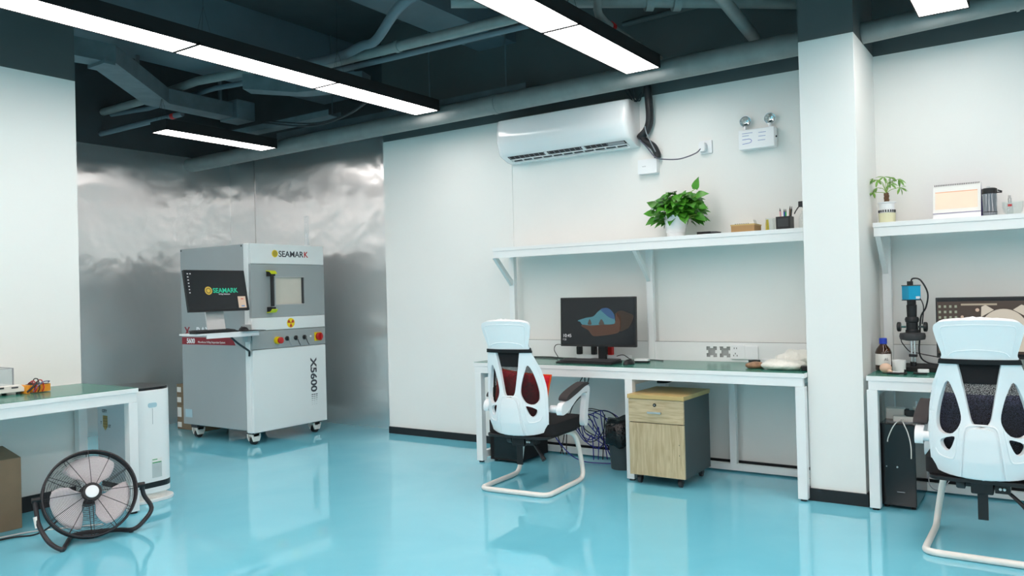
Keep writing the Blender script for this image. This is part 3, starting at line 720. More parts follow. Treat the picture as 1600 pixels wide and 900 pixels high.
def shell(outer, holes, thick, off, name, m, parent, bev=.005, cut=.03):
    tris = tessellate_polygon([[Vector((p[0], p[1], 0)) for p in l] for l in [outer]+list(holes)])
    flat = [p for l in [outer]+list(holes) for p in l]
    bm = bmesh.new(); vs = [bm.verts.new((p[0], p[1], 0)) for p in flat]
    for t in tris:
        try: bm.faces.new([vs[i] for i in t])
        except ValueError: pass
    bmesh.ops.remove_doubles(bm, verts=bm.verts, dist=1e-5)
    for ax, lo, hi in ((0, -.30, .30), (1, .30, 1.2)):
        k = lo
        while k < hi:
            co = (k+.0003, 0, 0) if ax == 0 else (0, k+.0003, 0); no = (1, 0, 0) if ax == 0 else (0, 1, 0)
            bmesh.ops.bisect_plane(bm, geom=bm.verts[:]+bm.edges[:]+bm.faces[:], plane_co=co, plane_no=no, dist=1e-6); k += cut
    bmesh.ops.recalc_face_normals(bm, faces=bm.faces)
    mb = MB(); bm.verts.index_update()
    mb.add([onback(v.co.x, v.co.y, off) for v in bm.verts], [[v.index for v in f.verts] for f in bm.faces]); bm.free()
    def mods(o):
        s = o.modifiers.new('solid', 'SOLIDIFY'); s.thickness = thick; s.offset = 0
        if bev:
            b = o.modifiers.new('bevel', 'BEVEL'); b.width = bev; b.segments = 3; b.limit_method = 'ANGLE'; b.angle_limit = R(55)
    return mb.build(name, m, parent, local=True, smooth=True, sharp=70, mods=mods)
def make_chair(label):
    t = thing('office_chair', label, 'chair', (0, 0, 0), group='white framed office chairs')
    half = [(.10, .372), (.175, .386), (.209, .408), (.221, .49), (.222, .60), (.215, .68), (.196, .76), (.174, .83)]
    top = [(.157, .893), (.157, .899), (.088, .899), (.084, .893)]
    inner = [(.068, .83), (.056, .767), (.044, .69), (.034, .636), (.018, .612)]
    side = sloop([(0, .368)]+half+[(.157, .893)], 4, False)+top[1:3]+sloop([(.084, .893)]+inner+[(0, .606)], 4, False)
    outer = side+[(-a, b) for a, b in reversed(side[1:-1])]
    ov = sloop([(.119, .812), (.146, .755), (.168, .68), (.177, .62), (.168, .582), (.14, .564), (.102, .573), (.077, .61), (.069, .65), (.079, .71), (.098, .775)], 3)
    tr = sloop([(.097, .556), (.13, .549), (.154, .536), (.159, .521), (.149, .499), (.131, .487), (.115, .50), (.102, .53)], 3)
    mir = lambda l: [(-a, b) for a, b in reversed(l)]
    sh = shell(outer, [ov, tr, mir(ov), mir(tr)], .02, 0, 'back_shell', WHITE, t)
    pn = sloop([(.0, .374), (.06, .376), (.066, .385), (.060, .46), (.052, .55), (.044, .588), (.028, .600), (0, .602), (-.028, .600), (-.044, .588), (-.052, .55), (-.060, .46), (-.066, .385), (-.06, .376)], 3)
    MB().tube([onback(a, b, .0115) for a, b in sloop([(.078, .376), (.072, .46), (.062, .56), (.052, .603), (.030, .615), (0, .617), (-.030, .615), (-.052, .603), (-.062, .56), (-.072, .46), (-.078, .376)], 4, False)], .0045, n=6).build('panel_rib', WHITE, sh, local=True, smooth=True)
    shell(pn, [], .012, .0165, 'centre_panel', WHITE, sh, .004)
    for s in (1, -1):
        mb = MB()
        mb.tube([onback(s*a, b, .009) for a, b in sloop([(.078, .60), (.088, .54), (.098, .47), (.115, .452), (.165, .462), (.185, .49)], 5, False)], .0045, n=6)
        mb.tube([onback(s*a, b, .009) for a, b in sloop([(.205, .44), (.208, .55), (.203, .66), (.18, .755), (.163, .82)], 5, False)], .003, n=6)
        mb.build('shell_rib', WHITE, sh, local=True, smooth=True)
    hr = sloop([(0, 1.094), (.08, 1.092), (.14, 1.086), (.168, 1.074), (.177, 1.052), (.168, 1.01), (.154, .965), (.147, .935), (.149, .916), (.10, .914), (0, .913)], 4, False)
    hr = hr+[(-a, b) for a, b in reversed(hr[1:-1])]
    hd = shell(hr, [], .03, -.004, 'headrest', WHITE, t, .009)
    mb = MB()
    lp = sloop([(-.128, .935), (-.135, .98), (-.143, 1.03), (-.142, 1.052), (-.12, 1.062), (0, 1.068), (.12, 1.062), (.142, 1.052), (.143, 1.03), (.135, .98), (.128, .935)], 4, False)
    mb.tube([onback(a, b, .0105) for a, b in lp], .0035, n=6)
    mb.tube([onback(a, b, .0105) for a, b in sloop([(-.115, .925), (-.09, .945), (0, .955), (.09, .945), (.115, .925)], 5, False)], .0035, n=6)
    mb.build('headrest_rib', WHITE, hd, local=True, smooth=True)
    st = [(-.163, .892), (.163, .892), (.158, .915), (-.158, .915)]
    shell(st, [], .034, 0, 'strap', BLACKM, t, .003)
    shell([(-.083, .80), (.083, .80), (.093, .8915), (-.093, .8915)], [], .006, -.012, 'neck_fabric', FABRIC, t, 0)
    net = sloop([(0, .40), (.12, .405), (.19, .44), (.20, .55), (.195, .66), (.17, .75), (.13, .81), (0, .812), (-.13, .81), (-.17, .75), (-.195, .66), (-.20, .55), (-.19, .44), (-.12, .405)], 4)
    shell(net, [], .002, -.026, 'back_net', NET, t, 0)
    MB().tube([onback(a, b, -.026) for a, b in net], .006, n=6, closed=True).build('net_rim', BLACK, t, local=True, smooth=True)
    # seat
    mb = MB().rbox(-.245, -.17, .362, .245, .30, .436, .07, 6)
    mb.build('seat', FABRIC, t, local=True, bevel=.022, seg=4)
    MB().rbox(-.225, -.215, .345, .225, .27, .3615, .06, 6).build('seat_pan', BLACK, t, local=True, bevel=.004)
    # cantilever tube
    hp = [(.15, .16, .333), (.175, .215, .325), (.20, .25, .285), (.222, .262, .18), (.238, .262, .08), (.243, .245, .035), (.243, .19, .0165), (.243, 0, .0165), (.243, -.17, .0165), (.235, -.225, .0165), (.19, -.25, .0165), (.08, -.252, .0165)]
    MB().tube(hp+[(-a, b, c) for a, b, c in reversed(hp)], .0158, n=12, sm=4).build('cantilever_frame', WARMW, t, local=True, smooth=True)
    MB().box(-.16, .11, .333, .16, .16, .3445).build('mounting_bar', BLACK, t, local=True)
    # tilt mechanism
    m = MB().box(-.055, -.16, .285, .035, -.04, .3445).build('tilt_mechanism', BLACK, t, local=True, bevel=.006)
    MB().box(-.03, -.145, .165, .012, -.135, .2845).build('hanging_plate', BLACK, m, local=True, bevel=.002)
    MB().lathe([(.0, 0), (.02, 0), (.024, .006), (.024, .035), (.012, .04), (.012, .06)], (-.118, -.10, .315), (1, 0, 0), 18).build('tension_knob', DKGREY, m, local=True, smooth=True)
    MB().tube([(.035, -.10, .32), (.09, -.13, .30), (.15, -.16, .25), (.185, -.175, .215)], .009, n=8, sm=3, radii=[.007, .008, .01, .015]).build('recline_lever', BLACK, m, local=True, smooth=True)
    for x in (.062, .078): MB().cyl((x, -.17, .318), (x, -.155, .318), .006, n=10).build('bolt', SILVER, m, local=True)
    MB().box(.04, -.155, .295, .10, -.06, .3445).build('side_plate', BLACK, m, local=True, bevel=.003)
    # arms
    for s in (1, -1):
        pr = [(-.115, .49), (-.12, .535), (-.09, .562), (0, .578), (.10, .602), (.20, .628), (.272, .637), (.298, .622), (.30, .595), (.288, .55), (.268, .47), (.262, .40), (.245, .375), (.215, .378), (.205, .41), (.218, .47), (.238, .545), (.232, .585), (.19, .592), (.10, .562), (.03, .528), (-.04, .497)]
        x0 = .250*s; x1 = .288*s
        a = MB().prism(sloop(pr, 3), min(x0, x1), max(x0, x1), 'x').build('armrest', WHITE, t, local=True, bevel=.008, seg=3)
        pd = sloop([(-.06, .575), (.0, .585), (.10, .609), (.20, .636), (.262, .645), (.268, .652), (.22, .664), (.12, .650), (0, .622), (-.055, .598)], 3)
        MB().prism(pd, min(.238*s, .30*s), max(.238*s, .30*s), 'x').build('arm_pad', PADB, a, local=True, bevel=.008, seg=3)
        MB().cyl((.205*s, -.105, .525), (.251*s, -.105, .525), .024, n=16).build('arm_hinge', WHITE, a, local=True, smooth=True)
    return t
ch1 = make_chair('white office chair with a red cushion, at the middle workbench')
ch2 = dup(ch1, (-.283, 4.36, 0), R(0), 'white office chair with a dark blue cushion, at the right-hand bay')
ch1.location = (-2.845, 4.36, 0); ch1.rotation_euler = (0, 0, R(4))
def cushion(name, label, loc, rot, w, h, th, m, trim=None):
    t = thing(name, label, 'cushion', loc)
    mb = MB(); n = 22; vs = []; fs = []
    for side in (1, -1):
        for i in range(n+1):
            for j in range(n+1):
                u, v = 2*i/n-1, 2*j/n-1
                k = max(0, (1-abs(u)**3.2)*(1-abs(v)**3.2))**.45
                px = u*(1-.06*(1-abs(v)**2)*0-.07*(1-v*v)*abs(u)); pz = v*(1-.07*(1-u*u)*abs(v))
                vs.append((px*w/2, side*th/2*k+.006*sin(7*u+3*v)*k, pz*h/2))
    q = (n+1)**2
    for sd in (0, 1):
        for i in range(n):
            for j in range(n):
                a = sd*q+i*(n+1)+j; fs.append((a, a+1, a+n+2, a+n+1))
    M_ = Matrix.Rotation(rot[2], 4, 'Z') @ Matrix.Rotation(rot[0], 4, 'X') @ Matrix.Rotation(rot[1], 4, 'Y')
    mb.add([M_ @ Vector(v) for v in vs], fs); mb.build('cover', m, t, local=True, smooth=True, sharp=80)
    if trim:
        pts = [(u*w/2*(1-.07*(1-v*v)*abs(u)), 0, v*h/2*(1-.07*(1-u*u)*abs(v))) for u, v in [(-1+2*k/12, -1) for k in range(12)]+[(1, -1+2*k/12) for k in range(12)]+[(1-2*k/12, 1) for k in range(12)]+[(-1, 1-2*k/12) for k in range(12)]]
        MB().tube([M_ @ Vector(p) for p in pts], .006, n=6, closed=True).build('piping', trim, t, local=True, smooth=True)
    return t
cushion('seat_cushion', 'red cushion with orange piping leaning in the white office chair', (-2.845, 4.256, .600), (R(-6), R(5), R(4)), .40, .31, .095, REDC, ORANGE)
cushion('seat_cushion', 'dark blue cushion leaning in the right-hand office chair', (-.283, 4.262, .592), (R(-6), 0, 0), .43, .30, .10, NAVY)

# ================================================================ MIDDLE BENCH
def base_desk(t):
    MB().rbox(-.12, -.04, .0005, .12, .15, .012, .03, 4).build('stand_foot', BLACK, t, local=True, bevel=.003)
    MB().box(-.03, .06, .0125, .03, .085, .24).build('stand', BLACK, t, local=True, bevel=.003)
def scr_cave(put, s, T):
    k = .608/2
    sky = scr('screen_sky', (70, 122, 134), .5); deep = scr('screen_deep_blue', (46, 80, 120), .5); sand = scr('screen_sand', (92, 64, 50), .35); rock = scr('screen_rock', (66, 52, 42), .3); isl = scr('screen_islet', (72, 66, 60), .5)
    # outline in fractions of the screen: u right, v up
    def f(l): return sloop([((u-.5)*.60, (v-.5)*.335) for u, v in l], 3)
    put(poly(f([(.235, .53), (.35, .59), (.45, .62), (.52, .73), (.60, .79), (.68, .76), (.73, .66), (.74, .55), (.735, .46), (.60, .44), (.42, .42), (.30, .44), (.27, .50)])), 'screen_sea', sky)
    put(poly(f([(.55, .77), (.63, .80), (.69, .75), (.73, .65), (.735, .56), (.66, .60), (.60, .68)]), 1), 'screen_sky', deep)
    put(poly(f([(.30, .44), (.42, .425), (.60, .445), (.735, .46), (.75, .68), (.80, .66), (.82, .50), (.80, .30), (.72, .24), (.55, .20), (.44, .20), (.38, .32), (.29, .40)]), .5), 'screen_sand', sand)
    put(poly(f([(.80, .30), (.88, .34), (.93, .40), (.985, .62), (.90, .70), (.82, .74), (.76, .68), (.81, .50)]), .5), 'screen_rock', rock)
    for a, b in ((.40, .05), (.56, .07)): put(poly(f([(a-b/2, .445), (a+b/2, .445), (a+b*.3, .52), (a, .56), (a-b*.3, .52)]), 1.5), 'screen_islet', isl)
    stext('10:45', .034, SW, s, T, -.288, -.112); stext('7 22', .018, SW, s, T, -.288, -.135)
monitor('computer_monitor', 'large black monitor with a beach cave picture on the middle bench', (-2.735, 5.10, .7505), R(0), .612, .358, .287, R(2), base_desk, scr_cave)
keyboard('black keyboard in front of the large monitor on the middle bench', (-2.74, 4.965, .7508), R(-3), .46, .15)
mouse('black mouse right of the keyboard on the middle bench', (-2.435, 4.985, .7508), R(-8))
o = thing('usb_hub', 'small white and black gadget near the upright on the middle bench', 'gadget', (-2.40, 5.13, .7508), R(10))
MB().rbox(-.05, -.03, 0, .05, .03, .012, .01).build('black_base', BLACK, o, local=True, bevel=.002)
MB().rbox(-.055, -.03, .0125, .05, .03, .026, .012).build('white_cover', WHITE, o, local=True, bevel=.004)
# plugs and cables behind the monitor
sp = thing('power_strip', 'red and black plugs clustered behind the middle bench monitor', 'power strip', (-2.85, 5.28, .7508))
MB().rbox(-3.0, 5.25, .7508, -2.56, 5.30, .785, .006).build('strip_body', WHITE, sp, bevel=.003)
for x, m_, h_ in ((-2.985, BLACK, .06), (-2.86, BLACK, .07), (-2.80, RED, .05), (-2.72, RED, .06), (-2.77, BLACK, .075)):
    MB().box(x-.018, 5.255, .7855, x+.018, 5.295, .7855+h_).build('plug', m_, sp, bevel=.005)
def cable(label, pts, r=.003, m=BLACK, sm=6, name='cable', group=None, cat='cable'):
    return tag(MB().tube(pts, r, n=6, sm=sm).build(name, m, smooth=True), label, cat, group)
cable('thin black cable looping left of the middle bench monitor', [(-3.03, 5.14, .865), (-3.12, 5.16, .862), (-3.145, 5.17, .82), (-3.12, 5.18, .76), (-3.2, 5.2, .7545), (-3.33, 5.2, .755), (-3.40, 5.24, .7545), (-3.35, 5.29, .7545), (-3.22, 5.27, .7545), (-3.1, 5.22, .7545)])
cable('thin black cable lying on the mat right of the monitor stand', [(-2.66, 5.25, .78), (-2.60, 5.24, .79), (-2.53, 5.2, .765), (-2.50, 5.2, .7545), (-2.46, 5.27, .757), (-2.38, 5.3, .7545), (-2.3, 5.26, .7545)])
cable('thin black cable lying near the left end of the middle bench', [(-3.05, 5.22, .7545), (-3.2, 5.3, .7545), (-3.3, 5.33, .7545), (-3.45, 5.31, .7545)], .0025)
for i, (x, a) in enumerate(((-2.98, .05), (-2.955, -.04), (-2.93, .02))):
    cable('black cable hanging from the middle bench behind the chair', [(x, 5.30, .719), (x+a*.3, 5.31, .64), (x-.06+a, 5.31, .5), (x-.14, 5.29, .38), (x-.2+a, 5.27, .2), (x-.15, 5.2, .03)], .004, group='black cables hanging under the bench')
cable('thick black cable hanging above the wooden pedestal', [(-2.40+.18, 5.31, .70), (-2.23, 5.31, .64), (-2.28, 5.30, .605), (-2.36, 5.28, .60)], .011)
cable('thin black cable hanging beside the thick one over the pedestal', [(-2.27, 5.31, .70), (-2.28, 5.31, .62), (-2.33, 5.30, .6)], .003)
# blue network cables in loose loops under the bench
random.seed(3)
for i in range(7):
    cx, cz = -2.88+.016*i, .27+.01*(i % 3); pts = []
    rx, rz = .085+.012*i, .085+.02*(i % 4)
    for k in range(9):
        a = 2*pi*k/9+i*.6; pts.append((cx+rx*cos(a)+.02*random.uniform(-1, 1), 5.13+.02*i+.015*sin(a*2), cz-.02+rz*sin(a)+.015*random.uniform(-1, 1)))
    pts.append((cx+rx*.9, 5.12+.02*i, .03))
    cable('loosely looped network cable beside the bin under the middle bench', pts, .0038, BLUE if i not in (2, 5) else BLACK, group='loops of network cable under the bench')
cable('blue network cable trailing on the floor under the middle bench', [(-3.1, 5.0, .25), (-3.0, 5.05, .10), (-2.9, 5.1, .02), (-2.75, 5.15, .006), (-2.62, 5.22, .006)], .004, BLUE)
# bin with black bag
t = thing('waste_bin', 'grey bin with a black bag beside the wooden pedestal', 'bin', (-2.555, 5.10, 0))
MB().lathe([(.0005, 0), (.085, 0), (.10, .19), (.10, .23), (.0005, .23)], (-2.555, 5.10, 0.0005), n=24).build('bin_body', BINM, t, smooth=True)
mb = MB().lathe([(.102, .165), (.122, .18), (.13, .24), (.122, .31), (.10, .345), (.06, .36), (.0005, .33)], (-2.555, 5.10, 0), n=28)
mb.xform(lambda p: (p[0]+.008*sin(p[2]*60+p[1]*40), p[1]+.007*sin(p[0]*70), p[2]+.01*sin(p[0]*45+p[1]*30)))
mb.build('bin_bag', BAG, t, smooth=True, sharp=80)
# small computer beneath the left end
t = thing('computer_case', 'low black computer case on the floor under the left end of the middle bench', 'computer', (-3.42, 5.0, 0))
MB().box(-3.545, 4.86, .015, -3.28, 5.26, .215).build('case', BLACKM, t, bevel=.004)
MB().box(-3.53, 4.8585, .03, -3.295, 4.8595, .2).build('front_panel', BLACKG, t)
for x in (-3.52, -3.31):
    for y in (4.9, 5.22): MB().cyl((x, y, 0), (x, y, .0145), .014, n=10).build('foot', BLACK, t)
# pedestal
t = thing('drawer_pedestal', 'wood fronted grey drawer pedestal on casters under the middle bench', 'drawer unit', (-2.12, 4.96, 0))
PX0, PX1, PY0, PY1 = -2.318, -1.936, 4.72, 5.17
MB().box(PX0+.002, PY0+.018, .06, PX1-.002, PY1, .555).build('body', PEDG, t, bevel=.001)
MB().box(PX0-.004, PY0-.006, .5555, PX1+.004, PY1+.006, .583).build('top', OAKTOP, t, bevel=.002)
dr = MB().box(PX0+.002, PY0, .405, PX1-.002, PY0+.0175, .553).build('drawer', OAK_H, t, bevel=.001)
dd = MB().box(PX0+.002, PY0, .062, PX1-.002, PY0+.0175, .400).build('door', OAK_V, t, bevel=.001)
MB().cyl((-2.131, PY0-.006, .520), (-2.131, PY0-.0002, .520), .011, n=18).build('lock', BLACK, dr, smooth=True)
MB().cyl((-2.131, PY0-.0075, .520), (-2.131, PY0-.0062, .520), .004, n=10).build('keyhole', SILVER, dr)
mb = MB(); mb.box(-2.178, PY0-.02, .466, -2.084, PY0-.013, .478); mb.box(-2.175, PY0-.013, .468, -2.168, PY0-.0002, .476); mb.box(-2.094, PY0-.013, .468, -2.087, PY0-.0002, .476)
mb.build('handle', SILVER, dr, bevel=.001)
for z in (.21, .275): MB().cyl((PX1-.035, PY0-.0016, z), (PX1-.035, PY0-.0002, z), .003, n=8).build('screw_cap', DKGREY, dd)
for x in (PX0+.05, PX1-.05):
    for y in (PY0+.05, PY1-.05):
        c = MB().box(x-.018, y-.018, .05, x+.018, y+.018, .0595).build('caster', BLACK, t)
        mb = MB(); mb.box(x-.014, y-.02, .02, x-.011, y+.02, .05); mb.box(x+.011, y-.02, .02, x+.014, y+.02, .05); mb.box(x-.014, y-.02, .0455, x+.014, y+.02, .05); mb.build('caster_fork', BLACK, c)
        MB().cyl((x-.010, y, .0215), (x+.010, y, .0215), .0215, n=16).build('caster_wheel', DKGREY, c, smooth=True)
# things heaped at the right end
def crumple(label, c, r, m, name='plastic_bag', cat='bag', seed=1, group=None, squash=1):
    t = thing(name, label, cat, (c[0], c[1], c[2]), group=group)
    mb = MB().ball((0, 0, 0), r[0], r[1], r[2], 28, 16); rnd = random.Random(seed)
    K = [(rnd.uniform(20, 70), rnd.uniform(20, 70), rnd.uniform(0, 6)) for _ in range(5)]
    def fn(p):
        d = sum(sin(a*p[0]+b*p[1]*1.3+c_+p[2]*30) for a, b, c_ in K)/5
        q = Vector(p)*(1+.16*d); return (q.x, q.y, max(q.z+r[2]*.72, 0))
    mb.xform(fn).build('bag', m, t, local=True, smooth=True, sharp=80); return t
crumple('clear white plastic bag lying flat at the front right end of the middle bench', (-1.385, 4.97, .7505), (.135, .10, .036), FROST, seed=4)
crumple('crumpled white plastic bag at the back of the bench by the column', (-1.355, 5.20, .7505), (.125, .10, .062), FROST, seed=9)
crumple('brown and white crumpled packet near the bagged items on the bench', (-1.56, 4.985, .7505), (.06, .045, .024), mat('brown_packet', (150, 118, 92), .6, var=.3, scale=50), name='packet', cat='packet', seed=5)
o = thing('adhesive_roll', 'black roll lying behind the brown packet on the bench', 'roll', (-1.62, 5.16, .7505)); MB().lathe([(.02, 0), (.038, 0), (.038, .035), (.02, .035), (.02, 0)], (0, 0, 0), n=24, cap=False).build('roll', BLACK, o, local=True, smooth=True)
o = thing('plastic_cup', 'white round tub between the black roll and the bags', 'tub', (-1.53, 5.14, .7505)); MB().lathe([(.03, 0), (.034, .045), (.03, .045), (.027, .004), (.0005, .004)], n=24).build('tub', WHITE, o, local=True, smooth=True)
MB().cyl((0, 0, .006), (0, 0, .03), .025, n=20).build('contents', PAPER, o, local=True)
o = thing('adapter', 'small black adapter at the right end of the middle bench', 'adapter', (-1.245, 4.93, .7505), R(20)); MB().box(-.02, -.03, 0, .02, .03, .028).build('case', BLACK, o, local=True, bevel=.005)
MB().tube([(0, .03, .014), (-.01, .06, .01), (-.05, .08, .006)], .003, n=6, sm=4).build('lead', BLACK, o, local=True, smooth=True)
o = thing('marker_pen', 'black pen lying behind the bags on the middle bench', 'pen', (-1.47, 5.28, .7505), R(-20)); MB().cyl((-.06, 0, .007), (.03, 0, .007), .0065, n=10).build('barrel', BLACK, o, local=True, smooth=True); MB().cyl((.0305, 0, .007), (.06, 0, .007), .0072, n=10).build('cap', DKGREY, o, local=True, smooth=True)

# ---------------------------------------------------------------- shelf over the middle bench
ZS = 1.6212
def leaf(mb, base, d, nrm, L, wd, heart=True, cup=.15):
    d = Vector(d).normalized(); s = d.cross(Vector(nrm)).normalized(); n = s.cross(d)
    prof = [(0, 0), (.06, .30), (.2, .5), (.4, .46), (.62, .32), (.82, .14), (1, 0)] if heart else [(0, 0), (.15, .2), (.4, .34), (.6, .36), (.8, .24), (1, 0)]
    vs = []; st = -.12 if heart else 0
    for i, (u, w) in enumerate(prof):
        c = Vector(base)+d*L*(u)-n*(L*.28*u*u)
        vs += [c-s*wd*w+n*cup*wd*w-(d*L*.1 if i in (1,) and heart else d*0), c, c+s*wd*w+n*cup*wd*w-(d*L*.1 if i in (1,) and heart else d*0)]
    fs = []
    for i in range(len(prof)-1):
        a = i*3; fs += [(a, a+1, a+4, a+3), (a+1, a+2, a+5, a+4)]
    mb.add(vs, fs)
t = thing('potted_plant', 'bushy green potted plant in a ribbed white pot on the long shelf', 'plant', (-2.17, 5.24, ZS))
MB().lathe([(.0005, 0), (.060, 0), (.063, .03), (.067, .032), (.068, .06), (.073, .064), (.074, .09), (.078, .094), (.081, .135), (.086, .138), (.086, .15), (.078, .15), (.074, .12), (.0005, .118)], (-2.17, 5.24, ZS), n=40).build('pot', WHITE, t, smooth=True, sharp=50)
MB().lathe([(.0005, .1255), (.073, .1255), (.0005, .13)], (-2.17, 5.24, ZS), n=24, cap=False).build('soil', SOIL, t)
rnd = random.Random(12); lm = MB(); sm_ = MB(); c0 = Vector((-2.165, 5.24, ZS+.105))
for i in range(260):
    a = rnd.uniform(0, 2*pi); e = rnd.uniform(-.15, 1.0); q = rnd.uniform(.55, 1)
    rad = Vector((cos(a)*.165*cos(e*1.25)*q, sin(a)*.10*cos(e*1.25)*q, .03+.18*sin(max(e, -.2)*1.45)*q))
    p = c0+rad; p.x += .015
    if p.y > 5.375: p.y = 5.375-rnd.uniform(0, .04)
    d = Vector((cos(a)*.8, sin(a)*.6-.25, rnd.uniform(-.7, .5)))
    if p.y > 5.33: d.y = -abs(d.y)
    L = rnd.uniform(.05, .085); leaf(lm, p, d, (rnd.uniform(-.4, .4), -.5, 1), L, L*rnd.uniform(.75, 1))
    if i % 3 == 0: sm_.tube([c0+Vector((rnd.uniform(-.03, .03), rnd.uniform(-.03, .03), -.005)), c0+rad*.5+Vector((0, 0, .02)), p], .0022, n=5, sm=4)
for (dx, dz, ang) in ((.155, .215, 75), (.165, .17, 10), (.165, .11, -20), (-.15, .07, 170), (-.145, .03, 200), (.16, .04, -30), (-.13, .12, 150)):
    p = c0+Vector((dx, -.03, dz)); leaf(lm, p, (cos(R(ang)), -.2, sin(R(ang))), (0, -1, .5), .085, .06)
    sm_.tube([c0, c0+Vector((dx*.5, -.02, dz*.75)), p], .0025, n=5, sm=4)
lm.build('foliage', LEAF, t, smooth=True, sharp=60); sm_.build('stems', STEMG, t, smooth=True)
o = thing('glasses_case', 'black folded tool lying on the long shelf right of the plant', 'tool', (-1.92, 5.2, ZS))
MB().rbox(-1.995, 5.175, ZS, -1.90, 5.215, ZS+.022, .008).build('handle', BLACKM, o, bevel=.006)
MB().tube([(-1.90, 5.195, ZS+.012), (-1.86, 5.19, ZS+.012), (-1.83, 5.19, ZS+.009)], .008, n=8, radii=[.010, .008, .005]).build('blade', DKGREY, o, smooth=True)
o = thing('cardboard_box', 'small brown cardboard box on the long shelf', 'box', (-1.66, 5.22, ZS)); mb = MB().box(-1.755, 5.17, ZS, -1.60, 5.32, ZS+.052); mb.build('box_body', CARD, o, bevel=.002)
MB().box(-1.757, 5.168, ZS+.045, -1.598, 5.322, ZS+.0535).build('lid', OAKTOP, o)
o = thing('folded_paper', 'printed white paper folded on top of the cardboard box', 'paper', (-1.68, 5.24, ZS+.0540)); mb = MB().prism([(-.075, 0), (.07, .0), (.06, .028), (-.01, .022)], -.03, .03, 'y'); mb.build('sheet', PAPER, o, local=True)
mb = MB()
for k in range(7): mb.box(-.06+.014*k, -.0312, .004, -.052+.014*k, -.0302, .007)
mb.build('printed_line', INK, o, local=True)
o = thing('highlighter', 'yellow highlighter standing behind the cardboard box', 'pen', (-1.565, 5.34, ZS)); MB().cyl((0, 0, 0), (0, 0, .065), .011, n=12).build('barrel', YELLOW, o, local=True, smooth=True); MB().cyl((0, 0, .0655), (0, 0, .085), .009, n=12).build('cap', YELLOW, o, local=True, smooth=True)
o = thing('plastic_cup', 'clear plastic cup between the cardboard box and the pen holder', 'cup', (-1.515, 5.25, ZS)); MB().lathe([(.0005, .0), (.026, 0), (.034, .085), (.032, .085), (.024, .003), (.0005, .003)], n=24).build('cup', GLASS, o, local=True, smooth=True)
t = thing('pen_holder', 'square black mesh pen holder with pens on the long shelf', 'pen holder', (-1.415, 5.22, ZS))
mb = MB(); x0, x1, y0, y1, z0, z1 = -1.462, -1.372, 5.175, 5.265, ZS, ZS+.085
mb.box(x0, y0, z0, x1, y1, z0+.003)
for b in ((x0, y0, x0+.003, y1), (x1-.003, y0, x1, y1), (x0+.003, y0, x1-.003, y0+.003), (x0+.003, y1-.003, x1-.003, y1)): mb.box(b[0], b[1], z0+.003, b[2], b[3], z1)
mb.build('holder', BLACK, t); MB().box(x0+.012, y0-.001, z0+.02, x1-.012, y0-.0003, z1-.012).build('label_window', DKGREY, t)
for i, (dx, dy, tx, ln, m_) in enumerate(((-.02, .0, -.12, .14, mat('pink_pen', (224, 160, 170), .4)), (-.005, .02, -.05, .135, BLUEP), (.008, -.015, .05, .13, GRN), (.022, .01, .12, .15, BARK), (.03, -.005, .2, .145, BLACK))):
    o = thing('pen', ['pink pen in the black pen holder', 'blue pen in the black pen holder', 'green pen in the black pen holder', 'brown pencil in the black pen holder', 'black pen leaning right in the black pen holder'][i], 'pen', (-1.417+dx, 5.22+dy, ZS+.004), group='pens in the holder')
    MB().cyl((0, 0, 0), (tx*ln*.5, 0, ln*.85), .005, n=8).build('barrel', m_, o, local=True, smooth=True); MB().cyl((tx*ln*.5, 0, ln*.85), (tx*ln*.59, 0, ln), .0045, .001, n=8).build('tip', BLACK, o, local=True)
t = thing('dispenser_bottle', 'clear spray bottle with black head at the right end of the shelf', 'bottle', (-1.305, 5.24, ZS))
MB().lathe([(.0005, 0), (.03, 0), (.031, .07), (.022, .095), (.012, .105), (.012, .115), (.0005, .115)], n=24).build('bottle', GLASS, t, local=True, smooth=True)
MB().tube([(0, 0, .1155), (0, 0, .135), (-.02, -.004, .15), (-.045, -.006, .12), (-.055, -.006, .10)], .004, n=6, sm=4).build('hose', BLACK, t, local=True, smooth=True)
MB().box(-.028, -.018, .142, .006, .016, .178).build('spray_head', BLACK, t, local=True, bevel=.004)

# ---------------------------------------------------------------- shelf in the right bay
t = thing('potted_plant', 'small braided money tree in a clear water pot on the right shelf', 'plant', (-.82, 5.25, ZS))
cx, cy = -.82, 5.25
MB().lathe([(.0005, 0), (.046, 0), (.048, .06), (.049, .062), (.046, .064), (.0005, .062)], (cx, cy, ZS), n=28).build('water_cup', mat('water_cup', (226, 226, 190), .1, coat=.4), t, smooth=True)
MB().lathe([(.04, .0645), (.043, .12), (.053, .125), (.053, .130), (.04, .130), (.0005, .118)], (cx, cy, ZS), n=28).build('inner_pot', WHITE, t, smooth=True)
mb = MB()
for k in range(20):
    a = 2*pi*k/20; mb.box(cx+.0455*cos(a)-.003, cy+.0455*sin(a)-.003, ZS+.068, cx+.0455*cos(a)+.003, cy+.0455*sin(a)+.003, ZS+.082)
mb.build('drain_slots', DKGREY, t)
mb = MB()
for k in range(3): mb.tube([(cx+.008*cos(2*pi*k/3+j*1.2), cy+.008*sin(2*pi*k/3+j*1.2), ZS+.119+.013*j) for j in range(6)], .008, n=8, sm=4)
mb.build('trunk', BARK, t, smooth=True)
rnd = random.Random(5); lm = MB(); sm_ = MB(); c0 = Vector((cx, cy, ZS+.185))
